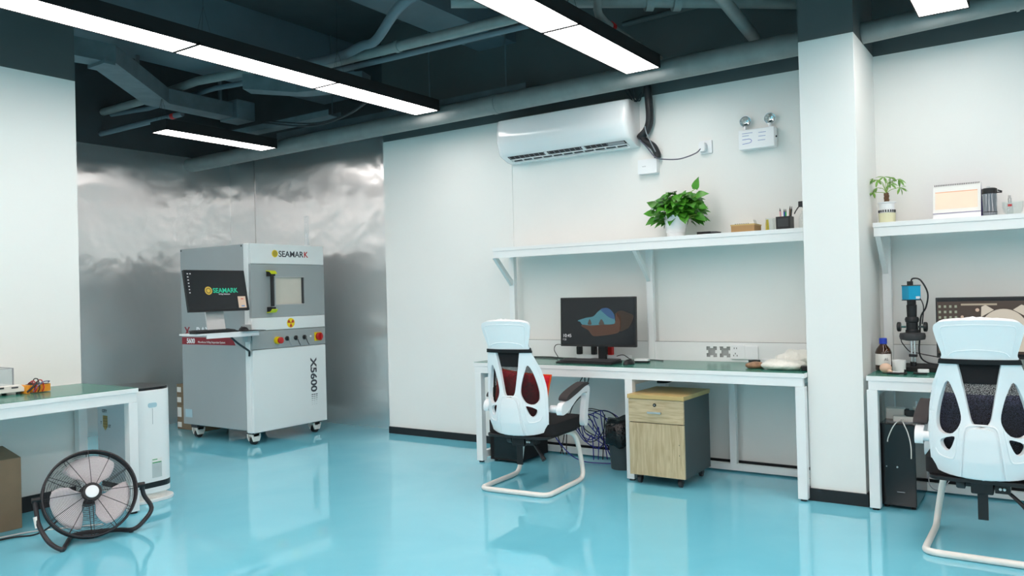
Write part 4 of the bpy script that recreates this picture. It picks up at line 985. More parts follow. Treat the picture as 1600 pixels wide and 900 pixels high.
for (dx, dy, dz) in ((-.09, -.02, .11), (-.07, .03, .05), (-.05, -.04, .10), (-.01, -.03, .12), (.02, .03, .09), (.04, -.04, .06), (.085, .01, .10), (.10, -.03, .03), (-.085, -.03, .01), (.03, .02, .12)):
    p = c0+Vector((dx*.8, dy, dz*.8)); sm_.tube([c0, c0+Vector((dx*.3, dy*.4, dz*.6)), p], .0018, n=5, sm=4)
    for j in range(5):
        a = atan = math.atan2(dy, dx)+(j-2)*.75; leaf(lm, p, (cos(a), sin(a)*.8, rnd.uniform(-.9, .25)), (0, -.6, 1), rnd.uniform(.038, .058), .020, heart=False)
lm.build('foliage', LEAF2, t, smooth=True, sharp=60); sm_.build('stems', STEMG, t, smooth=True)
t = thing('desk_calendar', 'white desk calendar with peach grid standing on the right shelf', 'calendar', (-.45, 5.27, ZS), R(-2))
w, hh = .122, .205
def cal(p): return Vector((p[0], p[1]*1+p[2]*.20-.035, p[2]))
MB().box(-w, -.002, 0, w, .0005, hh).xform(cal).build('base_board', WHITE, t, local=True)
MB().add([(-w, .075, 0), (w, .075, 0), (w, .010, hh-.002), (-w, .010, hh-.002)], [(0, 1, 2, 3)]).build('back_board', PURPLE, t, local=True)
pg = MB().box(-w+.001, -.006, .04, w-.001, -.0025, hh-.001).xform(cal).build('page', PAPER, t, local=True)
MB().box(-w+.012, -.0072, .062, w-.016, -.0062, .165).xform(cal).build('date_grid', PEACH, pg, local=True)
mb = MB()
for k in range(7): mb.box(-w+.014+.0315*k, -.0078, .0635, -w+.0148+.0315*k, -.0073, .158)
for k in range(6): mb.box(-w+.012, -.0078, .064+.0185*k, w-.016, -.0073, .0647+.0185*k)
mb.build('grid_line', mat('peach_line', (236, 206, 176), .8), pg, local=True)
MB().box(-w+.012, -.0078, .160, w-.016, -.0073, .1645).xform(cal).build('grid_header', mat('peach_header', (240, 178, 140), .8), pg, local=True)
MB().box(-w, -.0065, .0375, w, -.0022, .0395).xform(cal).build('page_edge', PURPLE, pg, local=True)
mb = MB()
for k in range(26): mb.box(-w+.008+.0090*k, -.010, hh-.006, -w+.011+.0090*k, .006, hh+.003)
mb.xform(cal).build('wire_binding', DKGREY, t, local=True)
t = thing('water_bottle', 'grey translucent sports bottle with black cap on the right shelf', 'bottle', (-.287, 5.25, ZS))
MB().lathe([(.0005, 0), (.036, 0), (.037, .03), (.036, .032), (.037, .125), (.035, .132), (.0005, .132)], n=28).build('bottle_body', mat('smoke_bottle', (112, 122, 130), .12, coat=.5), t, local=True, smooth=True)
MB().lathe([(.0372, .026), (.038, .028), (.0372, .030)], n=28, cap=False).build('bottle_ring', DKGREY, t, local=True)
MB().lathe([(.038, .1325), (.038, .16), (.03, .164), (.0005, .164)], n=28).build('cap', BLACK, t, local=True, smooth=True)
MB().tube([(.038, 0, .138), (.06, 0, .136), (.06, .006, .142), (.04, .008, .15)], .004, n=6).build('strap_loop', BLACK, t, local=True)
MB().cyl((-.005, 0, .1645), (-.005, 0, .174), .010, n=12).build('spout', ACRYL, t, local=True)
t = thing('glass_bowl', 'clear glass bowl holding a pump bottle at the right shelf edge', 'bowl', (-.176, 5.25, ZS))
MB().lathe([(.0005, 0), (.03, 0), (.045, .02), (.052, .05), (.052, .078), (.049, .078), (.049, .05), (.042, .024), (.028, .006), (.0005, .006)], n=32).build('bowl', GLASS, t, local=True, smooth=True)
o = thing('pump_bottle', 'tiny clear pump bottle with silver top standing in the glass bowl', 'bottle', (-.19, 5.25, ZS+.0065))
MB().lathe([(.0005, 0), (.016, 0), (.016, .06), (.009, .066), (.0005, .066)], n=18).build('bottle', ACRYL, o, local=True, smooth=True); MB().lathe([(.009, .0665), (.009, .09), (.006, .094), (.006, .108), (.0005, .108)], n=14).build('pump', SILVER, o, local=True, smooth=True)
MB().box(-.010, -.0175, .045, .010, -.0165, .058).build('red_label', RED, o, local=True)

# ================================================================ RIGHT BENCH THINGS
ZD = .7508
t = thing('reagent_bottle', 'brown glass bottle with blue cap and white label by the column', 'bottle', (-.838, 5.10, ZD))
MB().lathe([(.0005, 0), (.043, 0), (.045, .004), (.045, .105), (.038, .125), (.020, .148), (.018, .155), (.0005, .155)], n=32).build('bottle_body', AMBER, t, local=True, smooth=True)
MB().lathe([(.0215, .1555), (.0215, .186), (.019, .189), (.0005, .189)], n=28).build('cap', BLUEP, t, local=True, smooth=True)
lb = MB(); n_ = 16; vs = []
for k in range(n_+1):
    a = R(-160+140*k/n_); vs += [(.0455*cos(a), .0455*sin(a), .032), (.0455*cos(a), .0455*sin(a), .098)]
lb.add(vs, [(2*k, 2*k+2, 2*k+3, 2*k+1) for k in range(n_)]).build('paper_label', PAPER, t, local=True)
text('AS', .022, INK, t, (.012, -.0475, .06), (1, .25, 0), (0, 0, 1), local=True, sx=.8)
t = thing('rubber_bulb', 'beige round rubber bulb in front of the brown bottle', 'bulb', (-.80, 4.93, ZD)); MB().ball((0, 0, .029), .033, .030, .028).build('bulb', SKIN, t, local=True, smooth=True)
MB().cyl((.018, -.018, .016), (.04, -.04, .012), .010, .008, n=12).build('nozzle', SKIN, t, local=True, smooth=True)
t = thing('plastic_cup', 'white plastic cup between the bulb and the microscope base', 'cup', (-.745, 5.03, ZD)); MB().lathe([(.0005, 0), (.034, 0), (.037, .068), (.034, .068), (.031, .004), (.0005, .004)], n=28).build('cup', mat('white_cup', (236, 238, 238), .4), t, local=True, smooth=True)
t = thing('earbud_case', 'white and black earbud case on the right green mat', 'case', (-.625, 4.93, ZD), R(10)); MB().rbox(-.035, -.018, 0, .035, .018, .010, .012).build('case_base', BLACK, t, local=True, bevel=.003); MB().rbox(-.012, -.016, .0105, .045, .018, .028, .012).build('case_lid', WHITE, t, local=True, bevel=.005)
t = thing('clip', 'white and black clip lying before the white cup', 'clip', (-.755, 4.90, ZD), R(-10)); MB().prism([(-.03, 0), (.035, 0), (.03, .012), (-.02, .018)], -.01, .01, 'y').build('white_part', WHITE, t, local=True, bevel=.002)
MB().tube([(-.03, -.016, .006), (.0, -.018, .006), (.05, -.016, .006), (.07, .0, .006)], .0055, n=6, sm=3).build('black_grip', BLACK, t, local=True, smooth=True)
t = thing('screw_knob', 'tiny black knob standing on the right green mat', 'knob', (-.70, 4.93, ZD)); MB().lathe([(.0005, 0), (.008, 0), (.008, .01), (.005, .014), (.007, .022), (.0005, .024)], n=14).build('knob', BLACK, t, local=True, smooth=True)
# microscope
t = thing('digital_microscope', 'black stand microscope with cyan camera head on the right bench', 'microscope', (-.62, 5.16, ZD))
mx, my = -.685, 5.13
MB().rbox(-.775, 5.06, ZD, -.42, 5.32, ZD+.026, .012).build('base_plate', BLACKM, t, bevel=.003)
MB().cyl((mx, my+.01, ZD+.0265), (mx, my+.01, ZD+.05), .017, n=18).build('pole_socket', BLACK, t, smooth=True)
for dx in (-.0085, .0085): MB().cyl((mx+dx, my+.01, ZD+.0505), (mx+dx, my+.01, .955), .006, n=12).build('pole', CHROME, t, smooth=True)
MB().rbox(mx-.022, my-.008, .83, mx+.022, my+.028, .845, .008).build('stop_collar', BLACK, t)
MB().lathe([(.03, .925), (.066, .932), (.070, .95), (.066, .968), (.04, .972), (.0005, .972)], (mx, my, 0), n=36).build('ring_light', DKGREY, t, smooth=True)
MB().lathe([(.036, .9725), (.036, .985), (.031, .99), (.031, 1.03), (.036, 1.035), (.038, 1.05), (.033, 1.062), (.0005, 1.062)], (mx, my, 0), n=30).build('focus_block', BLACK, t, smooth=True)
for s in (-1, 1):
    MB().cyl((mx+.032*s, my, 1.005), (mx+.060*s, my, 1.005), .006, n=10).build('knob_shaft', CHROME, t, smooth=True)
    MB().lathe([(.0005, 0), (.026, 0), (.028, .004), (.028, .016), (.022, .02), (.0005, .02)], (mx+.06*s, my, 1.005), (s, 0, 0), 22).build('focus_knob', BLACK, t, smooth=True)
MB().lathe([(.026, 1.0625), (.028, 1.13), (.024, 1.135), (.024, 1.158), (.0005, 1.158)], (mx, my, 0), n=28).build('lens_tube', BLACK, t, smooth=True)
a = R(38); camx = Vector((mx, my, 0)); rm = Matrix.Translation(camx) @ Matrix.Rotation(a, 4, 'Z')
hd = MB().box(-.036, -.036, 1.163, .036, .036, 1.243).xform(lambda p: rm @ p).build('camera_head', CYAN, t, bevel=.002)
mb = MB(); mb.box(-.0375, -.0375, 1.1585, .0375, .0375, 1.1625); mb.box(-.0375, -.0375, 1.2435, .0375, .0375, 1.2475); mb.xform(lambda p: rm @ p).build('end_plate', BLACK, hd)
MB().box(.006, -.0368, 1.168, .030, -.0362, 1.182).xform(lambda p: rm @ p).build('white_label', WHITE, hd)
MB().box(-.022, -.022, 1.2478, .0, .004, 1.27).xform(lambda p: rm @ p).build('cable_plug', BLACK, hd)
MB().tube([(mx, my, 1.262), (mx+.01, my, 1.285), (mx+.05, my, 1.275), (mx+.085, my, 1.2), (mx+.075, my, 1.12), (mx+.045, my+.01, 1.06), (mx+.035, my+.03, .95), (mx+.03, my+.03, .85), (mx+.06, my+.04, .80), (mx+.14, my+.04, .785), (mx+.26, my+.06, .785)], .0045, n=8, sm=6).build('video_cable', BLACK, t, smooth=True)
MB().tube([(mx+.045, my-.01, 1.17), (mx+.055, my, 1.15), (mx+.062, my, 1.11), (mx+.05, my+.02, 1.02)], .003, n=6, sm=4).build('usb_lead', BLACK, t, smooth=True)
MB().tube([(mx-.06, my, .93), (mx-.055, my, .91), (mx-.02, my+.02, .86), (mx+.02, my+.03, .85), (mx+.07, my+.03, .84), (mx+.15, my+.05, .825), (mx+.22, my+.06, .825)], .003, n=6, sm=5).build('light_lead', BLACK, t, smooth=True)
def base_white(t):
    MB().rbox(-.12, -.01, .0005, .12, .15, .012, .03, 4).build('stand_foot', WHITE, t, local=True, bevel=.003)
    MB().box(-.04, .06, .0125, .04, .08, .22).build('stand', WHITE, t, local=True, bevel=.003)
def scr_cat(put, s, T):
    W2, H2 = .305, .145
    put(poly([(-W2, -H2), (W2, -H2), (W2, H2+.004), (-W2, H2+.004)]), 'wallpaper', scr('wallpaper_brown', (72, 60, 52), .45))
    pale = scr('wallpaper_pale', (196, 188, 172), .55)
    put(MB().add([(x, y, 1) for x, y in [(.02+.115*cos(R(10+160*k/18)), -.02+.125*sin(R(10+160*k/18))) for k in range(19)]+[(-.10, -.13), (.14, -.13)]], [tuple(range(21))]), 'pale_shape', pale)
    for sx in (-1, 1): put(poly([(.02+sx*.045, .10), (.02+sx*.085, .128), (.02+sx*.105, .118), (.02+sx*.108, .06)][::sx], 1), 'pale_ear', pale)
    mb = MB()
    for i in range(4):
        for j in range(9): mb.add([(-.298+.027*i+a, .128-.031*j+b, 1) for a, b in ((0, 0), (.012, 0), (.012, -.014), (0, -.014))], [(0, 1, 2, 3)])
    put(mb, 'desktop_icon', scr('icon_tint', (150, 160, 140), .5))
    put(poly([(-.185, .136), (-.01, .136), (-.01, .126), (-.185, .126)], 1), 'search_bar', scr('bar_tint', (170, 160, 140), .5))
    for cx_, cy_, r_ in ((-.105, .10, .010), (-.18, .062, .008)): put(poly([(cx_+r_*cos(2*pi*k/12), cy_+r_*sin(2*pi*k/12)) for k in range(12)], 1), 'bokeh_spot', scr('spot_tint', (200, 176, 156), .5))
monitor('computer_monitor', 'wide monitor with many desktop icons behind the right-hand chair', (-.252, 5.16, .7505), 0, .625, .345, .248, R(2), base_white, scr_cat)
t = thing('computer_tower', 'tall black computer tower on the floor under the right bench', 'computer', (-.74, 5.1, 0))
MB().box(-.832, 4.872, .018, -.652, 5.30, .474).build('case', BLACKG, t, bevel=.004)
MB().box(-.806, 4.868, .02, -.656, 4.8715, .47).build('front_panel', BLACKG, t)
MB().cyl((-.745, 4.865, .235), (-.745, 4.8678, .235), .005, n=12).build('power_button', SILVER, t)
MB().cyl((-.80, 4.865, .235), (-.80, 4.8678, .235), .003, n=10).build('indicator', SILVER, t)
MB().box(-.75, 4.8665, .095, -.71, 4.8678, .099).build('badge', CORD, t)
for x in (-.81, -.675):
    for y in (4.91, 5.26): MB().cyl((x, y, 0), (x, y, .0175), .014, n=10).build('foot', BLACK, t)
t = thing('power_strip', 'white power strip with plugs lying on the black computer tower', 'power strip', (-.73, 5.0, .475))
MB().rbox(-.775, 4.955, .4745, -.60+.0, 5.01, .505, .008).build('strip_body', WARMW, t, bevel=.003)
MB().box(-.71, 4.965, .5055, -.665, 5.0, .54).build('plug', BLACK, t, bevel=.004)
t = thing('power_adapter', 'white power adapter resting behind the power strip on the tower', 'adapter', (-.78, 5.08, .475)); MB().rbox(-.828, 5.05, .4745, -.73, 5.12, .535, .01).build('case', WARMW, t, bevel=.006)
MB().box(-.729, 5.06, .48, -.71, 5.11, .53).build('connector', BLACK, t)
t = thing('wifi_adapter', 'small white adapter with a stub antenna on the computer tower', 'adapter', (-.67, 5.12, .475)); MB().rbox(-.69, 5.09, .4745, -.655, 5.13, .54, .008).build('case', WARMW, t, bevel=.004); MB().cyl((-.672, 5.11, .5405), (-.672, 5.11, .575), .005, n=8).build('antenna', WHITE, t)
cable('white usb lead hanging over the left of the tower front', [(-.73, 4.95, .49), (-.735, 4.90, .486), (-.745, 4.862, .482), (-.765, 4.855, .45), (-.785, 4.855, .40), (-.79, 4.855, .375)], .003, WARMW, cat='lead')
cable('white usb lead hanging over the right of the tower front', [(-.72, 4.95, .49), (-.715, 4.90, .486), (-.705, 4.862, .478), (-.685, 4.855, .43), (-.672, 4.855, .36), (-.672, 4.855, .29)], .003, WARMW, cat='lead')
cable('thin cables coiled on the tower beside the power strip', [(-.80, 4.93, .479), (-.78, 4.905, .479), (-.73, 4.92, .479), (-.70, 4.90, .479), (-.67, 4.93, .479)], .003, CORD)
cable('thin grey lead looping by the right-hand chair underframe', [(-.60, 5.1, .42), (-.61, 5.05, .2), (-.60, 5.0, .12), (-.55, 5.0, .10), (-.50, 5.05, .16)], .003, CORD)

# ================================================================ WALL UNIT, ITS HOSES, EMERGENCY LIGHT
t = thing('air_conditioner', 'white split air conditioner on the back wall', 'air conditioner', (-3.075, 5.4, 2.30))
prof = [(YB-.0005, 2.645), (5.25, 2.652), (5.222, 2.64), (5.212, 2.60), (5.205, 2.52), (5.200, 2.468), (5.212, 2.44), (5.226, 2.405), (5.238, 2.375), (5.258, 2.36), (5.365, 2.325), (YB-.0005, 2.32)]
secs = [(-3.672, .82), (-3.668, .90), (-3.655, .96), (-3.63, 1), (-2.57, 1), (-2.54, .975), (-2.522, .93), (-2.514, .86)]
vs = []; n_ = len(prof)
for x, k in secs:
    for (y, z) in prof: vs.append((x, YB-.0005-(YB-.0005-y)*k, 2.47+(z-2.47)*(.94+.06*k)))
fs = [tuple(range(n_))[::-1], tuple((len(secs)-1)*n_+i for i in range(n_))]
for j in range(len(secs)-1):
    for i in range(n_): fs.append((j*n_+i, j*n_+(i+1) % n_, (j+1)*n_+(i+1) % n_, (j+1)*n_+i))
ACW = mat('ac_white_gloss', (240, 242, 243), .16, var=.005, coat=.3)
MB().add(vs, fs).build('casing', ACW, t, smooth=True, sharp=50)
# outlet on the sloping underside: slab local to slope from (5.262,2.3435) to (5.35,2.3065)
a0 = Vector((0, 5.268, 2.3565)); a1 = Vector((0, 5.352, 2.3290)); sl = (a1-a0).normalized(); nn = Vector((0, sl.z, -sl.y)) if Vector((0, sl.z, -sl.y)).z < 0 else Vector((0, -sl.z, sl.y))
def sp_(x, u, w): return Vector((x, 0, 0))+a0+sl*u+nn*w
def sbox(mb, x0, x1, u0, u1, w0, w1):
    P = [sp_(x, u, w) for w in (w0, w1) for u in (u0, u1) for x in (x0, x1)]
    mb.add(P, [(0, 2, 3, 1), (4, 5, 7, 6), (0, 1, 5, 4), (2, 6, 7, 3), (0, 4, 6, 2), (1, 3, 7, 5)])
mb = MB(); sbox(mb, -3.60, -2.56, .002, .090, .0005, .002); ou = mb.build('air_outlet', mat('outlet_dark', (34, 34, 40), .6), t)
mb = MB(); sbox(mb, -3.59, -2.56, .046, .051, .0025, .012); sbox(mb, -3.59, -2.56, .086, .093, .0025, .014)
for k in range(12): sbox(mb, -3.585+.0925*k, -3.578+.0925*k, .046, .09, .0025, .010)
for x in (-3.25, -2.92): sbox(mb, x, x+.02, .0, .05, .0025, .010)
mb.build('louvre_grid', WHITE, ou)
mb = MB(); sbox(mb, -2.70, -2.57, .004, .044, .0025, .008); mb.build('outlet_cover', CORD, ou)
mb = MB()
for k in range(20): sbox(mb, -3.585+.046*k, -3.582+.046*k, .004, .044, .0025, .006)
mb.build('fin', CORD, ou)
HOSE = mat('black_wrap_tape', (40, 41, 44), .35, var=.2, scale=30)
pipe('refrigerant_hose', 'black wrapped hose bundle dropping from the ceiling to the air conditioner', [(-2.41, 5.33, 3.0), (-2.41, 5.35, 2.78), (-2.405, 5.37, 2.62), (-2.41, 5.385, 2.50), (-2.44, 5.39, 2.43), (-2.49, 5.395, 2.39)], .029, HOSE, 'hose', sm=6)
pipe('refrigerant_hose', 'black wrapped hose end curving down to the white junction box', [(-2.50, 5.40, 2.405), (-2.46, 5.395, 2.36), (-2.42, 5.39, 2.33), (-2.385, 5.39, 2.30), (-2.365, 5.40, 2.25), (-2.362, 5.40, 2.222)], .026, HOSE, 'hose', sm=6)
for i in range(3): cable('grey wire dropping beside the black hose under the ceiling', [(-2.55-.03*i, 5.36, 2.85), (-2.54-.03*i, 5.38, 2.76), (-2.53-.02*i, 5.40, 2.70), (-2.50-.02*i, 5.41, 2.66), (-2.47, 5.40, 2.72)], .005, DKGREY, group='wires beside the hose')
cable('grey wire hanging along the black hose', [(-2.425, 5.33, 2.45), (-2.42, 5.345, 2.40), (-2.39, 5.35, 2.33), (-2.36, 5.36, 2.26)], .004, CORD)
cable('grey power cord looping from the air conditioner to the wall outlet', [(-2.49, 5.38, 2.365), (-2.42, 5.34, 2.30), (-2.35, 5.335, 2.215), (-2.28, 5.36, 2.195), (-2.18, 5.38, 2.19), (-2.07, 5.385, 2.215), (-2.03, 5.39, 2.245)], .0045, mat('cord_slate', (96, 96, 110), .5))
t = thing('junction_box', 'white junction box on the wall under the black hose', 'junction box', (-2.44, 5.41, 2.11))
MB().rbox(-2.515, 5.385, 2.112, -2.365, YB-.0005, 2.218, .01, 3, 'y').build('box_body', WHITE, t, bevel=.006); MB().box(-2.48, 5.3845, 2.165, -2.45, 5.3848, 2.168).build('cover_line', CORD, t)
t = thing('wall_outlet', 'white wall outlet with a plug right of the air conditioner', 'outlet', (-2.005, 5.43, 2.21))
MB().rbox(-2.052, 5.428, 2.212, -1.962, YB-.0005, 2.305, .006, 3, 'y').build('plate', WHITE, t, bevel=.002); MB().rbox(-2.045, 5.388, 2.225, -2.0, 5.4275, 2.29, .012, 3, 'y').build('plug', WHITE, t, bevel=.006)
t = thing('emergency_light', 'twin-head emergency light box high on the back wall', 'emergency light', (-1.63, 5.40, 2.19))
MB().box(-1.752, 5.365, 2.196, -1.510, YB-.0005, 2.330).build('battery_box', WHITE, t, bevel=.006)
for x, z in ((-1.713, 2.392), (-1.548, 2.392)):
    MB().cyl((x, 5.40, 2.3305), (x, 5.40, 2.36), .010, n=12).build('swivel', WHITE, t, smooth=True)
    d = Vector((.35, -.8, -.35)).normalized(); c = Vector((x, 5.40, z))
    b = MB().lathe([(.0005, -.028), (.025, -.024), (.037, -.006), (.041, .0), (.041, .006), (.037, .006)], c, d, 26, cap=False).build('lamp_head', WHITE, t, smooth=True)
    MB().lathe([(.0365, .005), (.03, -.006), (.014, -.014), (.0005, -.015)], c, d, 26, cap=False).build('reflector', CHROME, b, smooth=True)
    MB().lathe([(.0005, -.008), (.006, -.008), (.006, .001), (.0005, .002)], c, d, 12).build('bulb', WARMW, b, smooth=True)
PB = mat('blue_print', (70, 90, 190), .5); PG = mat('faint_blue_print', (150, 165, 205), .5)
mb = MB()
for x0, x1, z in ((-1.745+.02, -1.655, 2.302), (-1.725, -1.68, 2.285), (-1.615, -1.565, 2.297), (-1.615, -1.568, 2.272), (-1.62, -1.57, 2.245)): mb.box(x0, 5.3642, z, x1, 5.3648, z+.004)
mb.build('printed_line', PG, t)
MB().tube([(-1.725, 5.3643, 2.262), (-1.68, 5.3643, 2.264), (-1.667, 5.3643, 2.26), (-1.661, 5.3643, 2.25), (-1.667, 5.3643, 2.24), (-1.68, 5.3643, 2.236), (-1.725, 5.3643, 2.232)], .0016, n=5).build('printed_mark', PB, t)
MB().cyl((-1.5097, 5.40, 2.265), (-1.503, 5.40, 2.265), .006, n=10).build('test_button', DKGREY, t)

# ================================================================ LEFT SIDE: FAN, CARTON, PURIFIER, SCALE, METER
FC = Vector((-4.32, 2.255, .237)); vdir = Vector((.34, .94, 0)).normalized(); tl = R(20)
nh = Vector((vdir.y, -vdir.x, 0)); nax = nh*cos(tl)+Vector((0, 0, sin(tl))); uax = nax.cross(vdir).normalized()
if uax.z < 0: uax = -uax
FR = .226
t = thing('floor_fan', 'round black floor fan with silver blades before the left bench', 'fan', (FC.x, FC.y, 0))
def fp(r, a, d): return FC+(vdir*cos(a)+uax*sin(a))*r+nax*d
def dome(r, s): return s*(.034+.042*(1-(r/FR)**2)**.8 if r < FR else .034)
for nm, s, N_ in (('front_guard', 1, 28), ('rear_guard', -1, 16)):
    mb = MB()
    for k in range(N_):
        r = .05+(FR-.055)*(k+.5)/N_; mb.tube([fp(r, 2*pi*j/56, dome(r, s)) for j in range(56)], .0009, n=4, closed=True)
    for k in range(12):
        a = 2*pi*k/12+.0; mb.tube([fp(.04+(FR-.04)*j/8, a, dome(.04+(FR-.04)*j/8, s)) for j in range(9)], .0018, n=5)
    mb.build(nm, FANT, t, smooth=True)
mb = MB()
for d in (.030, -.030): mb.tube([fp(FR, 2*pi*j/64, d) for j in range(64)], .0065, n=8, closed=True)
mb.add([fp(FR+.003*q, 2*pi*j/64, d) for q, d in ((0, .030), (0, -.030)) for j in range(64)], [(j, (j+1) % 64, 64+(j+1) % 64, 64+j) for j in range(64)])
mb.build('rim', FANT, t, smooth=True)
MB().lathe([(.0005, .078), (.045, .076), (.050, .068), (.050, .058), (.045, .05)], FC, nax, 32).build('hub_cap', BLACK, t, smooth=True)
MB().lathe([(.033, .0785), (.031, .082), (.0005, .083)], FC, nax, 32).build('badge', WHITE, t, smooth=True)
MB().cyl(FC-nax*.012, FC+nax*.046, .036, n=24).build('rotor', BLACK, t, smooth=True)
MB().cyl(FC-nax*.10, FC-nax*.0125, .055, n=28).build('motor', BLACK, t, smooth=True)
for k, a0 in enumerate((R(75), R(195), R(315))):
    mb = MB(); vs = []; NA, NR = 10, 8
    for i in range(NR+1):
        r = .034+(.198-.034)*i/NR; hw = R(24+22*min(1, i/4))*(1-.10*(i/NR)**6)
        for j in range(NA+1):
            q = 2*j/NA-1; rr = r*(1-.06*abs(q)**3*(i/NR)); vs.append(fp(rr, a0+hw*q+.28*(i/NR), .012+(-.018*q)*(r/.2+.4)+.006*q*q))
    mb.add(vs, [(i*(NA+1)+j, i*(NA+1)+j+1, (i+1)*(NA+1)+j+1, (i+1)*(NA+1)+j) for i in range(NR) for j in range(NA)])
    mb.build('blade', FANB, t, smooth=True, sharp=80, mods=lambda o: setattr(o.modifiers.new('s', 'SOLIDIFY'), 'thickness', .0015))
PL = FC-vdir*.258; PR = FC+vdir*.258
PL.z = PR.z = .245
tubep = [PL, PL+Vector((.015, 0, -.05)), (-4.36, 2.01, .12), (-4.28, 2.02, .045), (-4.205, 2.045, .014), (-4.27, 2.10, .014), (-4.41, 2.21, .014), (-4.36, 2.31, .014), (-4.29, 2.385, .014), (-4.215, 2.43, .016), (-4.20, 2.485, .05), (-4.205, 2.535, .11), PR+Vector((0, .01, -.06)), PR]
MB().tube(tubep, .0118, n=10, sm=5).build('stand', FANT, t, smooth=True)
for p, s in ((PL, -1), (PR, 1)): MB().cyl(p-vdir*.032*s, p+vdir*.014*s, .014, n=14).build('pivot_knob', BLACK, t, smooth=True)
MB().cyl((-4.385, 2.006, .165), (-4.368, 2.009, .11), .0135, n=14).build('tape_wrap', WARMW, t, smooth=True)
for p in ((-4.215, 2.052), (-4.225, 2.425)): MB().cyl((p[0], p[1], 0), (p[0], p[1], .012), .012, n=10).build('rubber_foot', BLACK, t)
cable('black power cord of the fan trailing across the floor', [(-4.45, 2.25, .20), (-4.55, 2.20, .08), (-4.62, 2.12, .012), (-4.70, 2.02, .006), (-4.72, 1.8, .006), (-4.8, 1.6, .006)], .005, BLACK, name='cable')
cable('white cord trailing across the floor beside the black one', [(-4.5, 2.42, .006), (-4.62, 2.27, .006), (-4.72, 2.13, .006), (-4.75, 2.0, .006), (-4.8, 1.8, .006)], .004, WARMW, name='cable')
t = thing('carton', 'brown cardboard carton on the floor under the left bench', 'box', (-5.02, 1.9, 0))
bx = [(-4.872, 1.62), (-4.868, 2.155), (-5.195, 2.20), (-5.195, 1.62)]; zt = [.40, .402, .43, .43]
MB().add([(x, y, .0005) for x, y in bx]+[(x, y, z) for (x, y), z in zip(bx, zt)], [(3, 2, 1, 0), (4, 5, 6, 7)]+[(i, (i+1) % 4, 4+(i+1) % 4, 4+i) for i in range(4)]).build('carton_box', CARDD, t, bevel=.003)
MB().box(-5.19, 1.88, .4315, -4.90, 1.885, .4325).build('lid_seam', SOIL, t)
# purifier
t = thing('air_purifier', 'white floor standing purifier with emblem panel behind the left bench', 'air purifier', (-4.95, 2.88, 0))
PX0, PX1, PY0, PY1 = -5.165, -4.735, 2.735, 3.03
MB().rbox(PX0, PY0, .055, PX1, PY1, .705, .10, 8).build('body', WHITEM, t, bevel=.006)
MB().rbox(PX0+.005, PY0+.005, .7055, PX1-.005, PY1-.005, .722, .095, 8).build('top_cover', BLACKG, t, bevel=.004)
MB().rbox(PX0-.001, PY0-.001, .09, PX1+.001, PY1+.001, .125, .10, 8).build('black_band', BLACK, t)
MB().rbox(PX0-.02, PY0-.02, .0005, PX1+.02, PY1+.02, .018, .12, 8).build('base', WHITEM, t, bevel=.004)
MB().rbox(PX0+.02, PY0+.02, .0185, PX1-.02, PY1-.02, .0545, .09, 8).build('plinth', WARMW, t)
fpn = MB().box(PX0+.045, PY0-.004, .13, PX1-.05, PY0-.0005, .69).build('front_panel', SILP, t); fpn['label'] = 'silvery front panel with a shield emblem'
text('CITY', .026, INK, fpn, (-5.065, PY0-.0045, .565), (1, 0, 0), (0, 0, 1), bold=.02)
MB().add([(x, PY0-.0055, z) for x, z in ((-5.055, .545), (-5.00, .545), (-5.00, .475), (-5.0275, .45), (-5.055, .475))], [(0, 1, 2, 3, 4)]).build('shield', GOLD, fpn)
mb = MB()
for k in range(4): mb.box(-5.052, PY0-.0064, .525-.018*k, -5.003, PY0-.006, .531-.018*k)
mb.build('shield_line', mat('shield_brown', (146, 126, 82), .5), fpn)
text('T', .026, INK, fpn, (-5.085, PY0-.0045, .488), (1, 0, 0), (0, 0, 1), bold=.02); text('ST', .026, INK, fpn, (-4.992, PY0-.0045, .472), (1, 0, 0), (0, 0, 1), bold=.02)
MB().rbox(PX1, 2.845, .595, PX1+.002, 2.905, .625, .012, 4, 'x').build('grip_recess', LBLUE, t)
MB().box(PX1+.0002, 2.874, .49, PX1+.0012, 2.876, .59).build('seam', CORD, t)
st = MB().box(PX1, 2.865, .15, PX1+.0012, 2.93, .24).build('rating_label', mat('grey_label', (196, 206, 206), .6), t)
MB().box(PX1, 2.865, .2405, PX1+.0012, 2.93, .27).build('energy_label', PAPER, t)
mb = MB(); mb.box(PX1+.0015, 2.867, .262, PX1+.002, 2.90, .267); mb.box(PX1+.0015, 2.867, .242, PX1+.002, 2.928, .248); mb.build('green_print', GRN, t)
# balance with draft shield
t = thing('laboratory_balance', 'white balance with a clear draft shield on the left bench', 'scale', (-5.02, 2.08, .7505))
MB().prism([(1.92, .765), (2.215, .765), (2.215, .785), (2.19, .806), (1.92, .806)], -5.15, -4.93, 'x').build('body', WARMW, t, bevel=.004)
MB().box(-4.93, 2.03, .79, -4.9275, 2.10, .800).build('display', DKGREY, t); MB().box(-4.9298, 2.14, .788, -4.9275, 2.175, .796).build('keypad', INK, t)
for x in (-5.13, -4.95):
    for y in (1.95, 2.185): MB().cyl((x, y, .7505), (x, y, .7645), .013, n=12).build('foot', BLACK, t)
mb = MB(); x0, x1, y0, y1, z0, z1 = -5.14, -4.96, 1.97, 2.165, .8065, .90
for b in ((x0, y0, x1, y0+.002), (x0, y1-.002, x1, y1), (x0, y0+.002, x0+.002, y1-.002), (x1-.002, y0+.002, x1, y1-.002)): mb.box(b[0], b[1], z0, b[2], b[3], z1)
mb.build('draft_shield', ACRYL, t)
mb = MB()
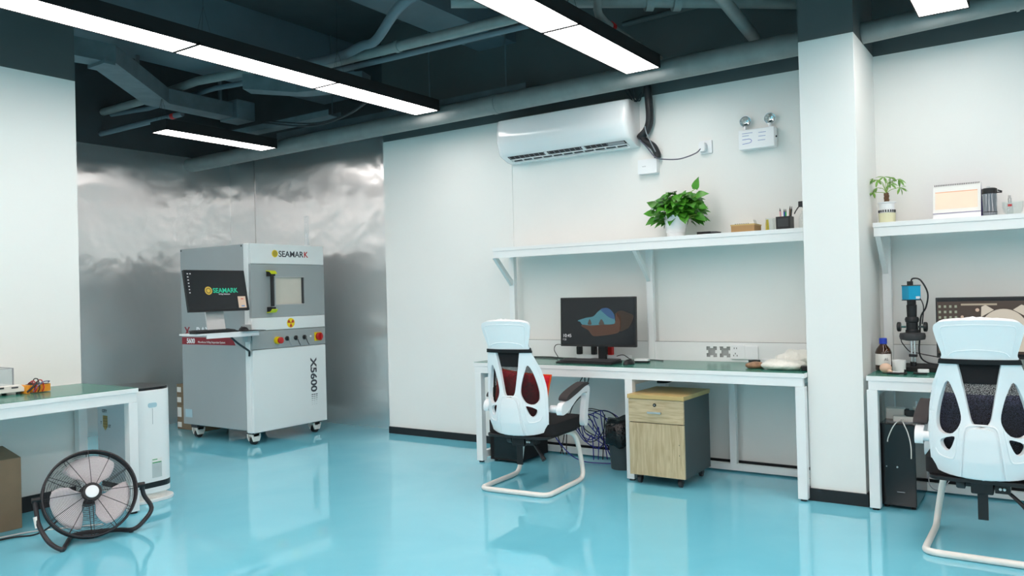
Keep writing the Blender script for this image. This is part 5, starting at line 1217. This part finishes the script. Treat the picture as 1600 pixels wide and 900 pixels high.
for x in (x0, x1-.004):
    for y in (y0, y1-.004): mb.box(x-.001, y-.001, z0, x+.005, y+.005, z1)
mb.box(x0-.001, y0-.001, z1, x1+.001, y0+.006, z1+.003); mb.box(x0-.001, y1-.006, z1, x1+.001, y1+.001, z1+.003); mb.box(x1-.005, y0, z1, x1+.001, y1, z1+.003); mb.box(x0-.001, y0, z1, x0+.005, y1, z1+.003)
mb.build('shield_edge', CORD, t)
MB().cyl((-5.05, 2.07, .8065), (-5.05, 2.07, .818), .045, n=28).build('weighing_pan', SILVER, t, smooth=True)
# multimeter
t = thing('multimeter', 'orange multimeter wrapped in red and black leads on the left bench', 'multimeter', (-4.95, 2.285, .7505), R(4))
MB().rbox(-.045, -.055, .004, .045, .068, .046, .030, 6).build('rubber_holster', ORNG, t, local=True, bevel=.015, seg=4)
MB().box(-.036, -.045, .0465, .036, .055, .049).build('face', DKGREY, t, local=True, bevel=.002)
MB().box(-.028, .015, .0495, .028, .045, .0505).build('display', CORD, t, local=True)
MB().lathe([(.018, .0495), (.017, .056), (.0005, .056)], (0, -.02, 0), n=20).build('dial', BLACK, t, local=True, smooth=True)
MB().rbox(-.05, -.078, .0005, .04, -.0555, .048, .009).build('holster_end', ORNG, t, local=True, bevel=.006)
for i, (m_, dy, hh_) in enumerate(((RED, -.03, .068), (BLACK, -.012, .080), (RED, .012, .070), (CRIM, -.04, .062))):
    MB().tube([(.052, dy-.01, .006), (.055, dy, .03), (.03, dy+.004, hh_-.006), (0, dy+.01, hh_), (-.03, dy+.012, hh_-.008), (-.054, dy+.01, .03), (-.052, dy, .008)], .0035, n=6, sm=5).build('lead', m_, t, local=True, smooth=True)
MB().tube([(.056, -.085, .012), (.056, -.05, .04), (.04, -.02, .062)], .006, n=8, sm=3).build('probe', BLACK, t, local=True, smooth=True)
MB().tube([(.055, -.05, .012), (.052, 0, .058), (.04, .05, .062), (.0, .068, .052)], .0035, n=6, sm=5).build('loose_lead', NAVY, t, local=True, smooth=True)
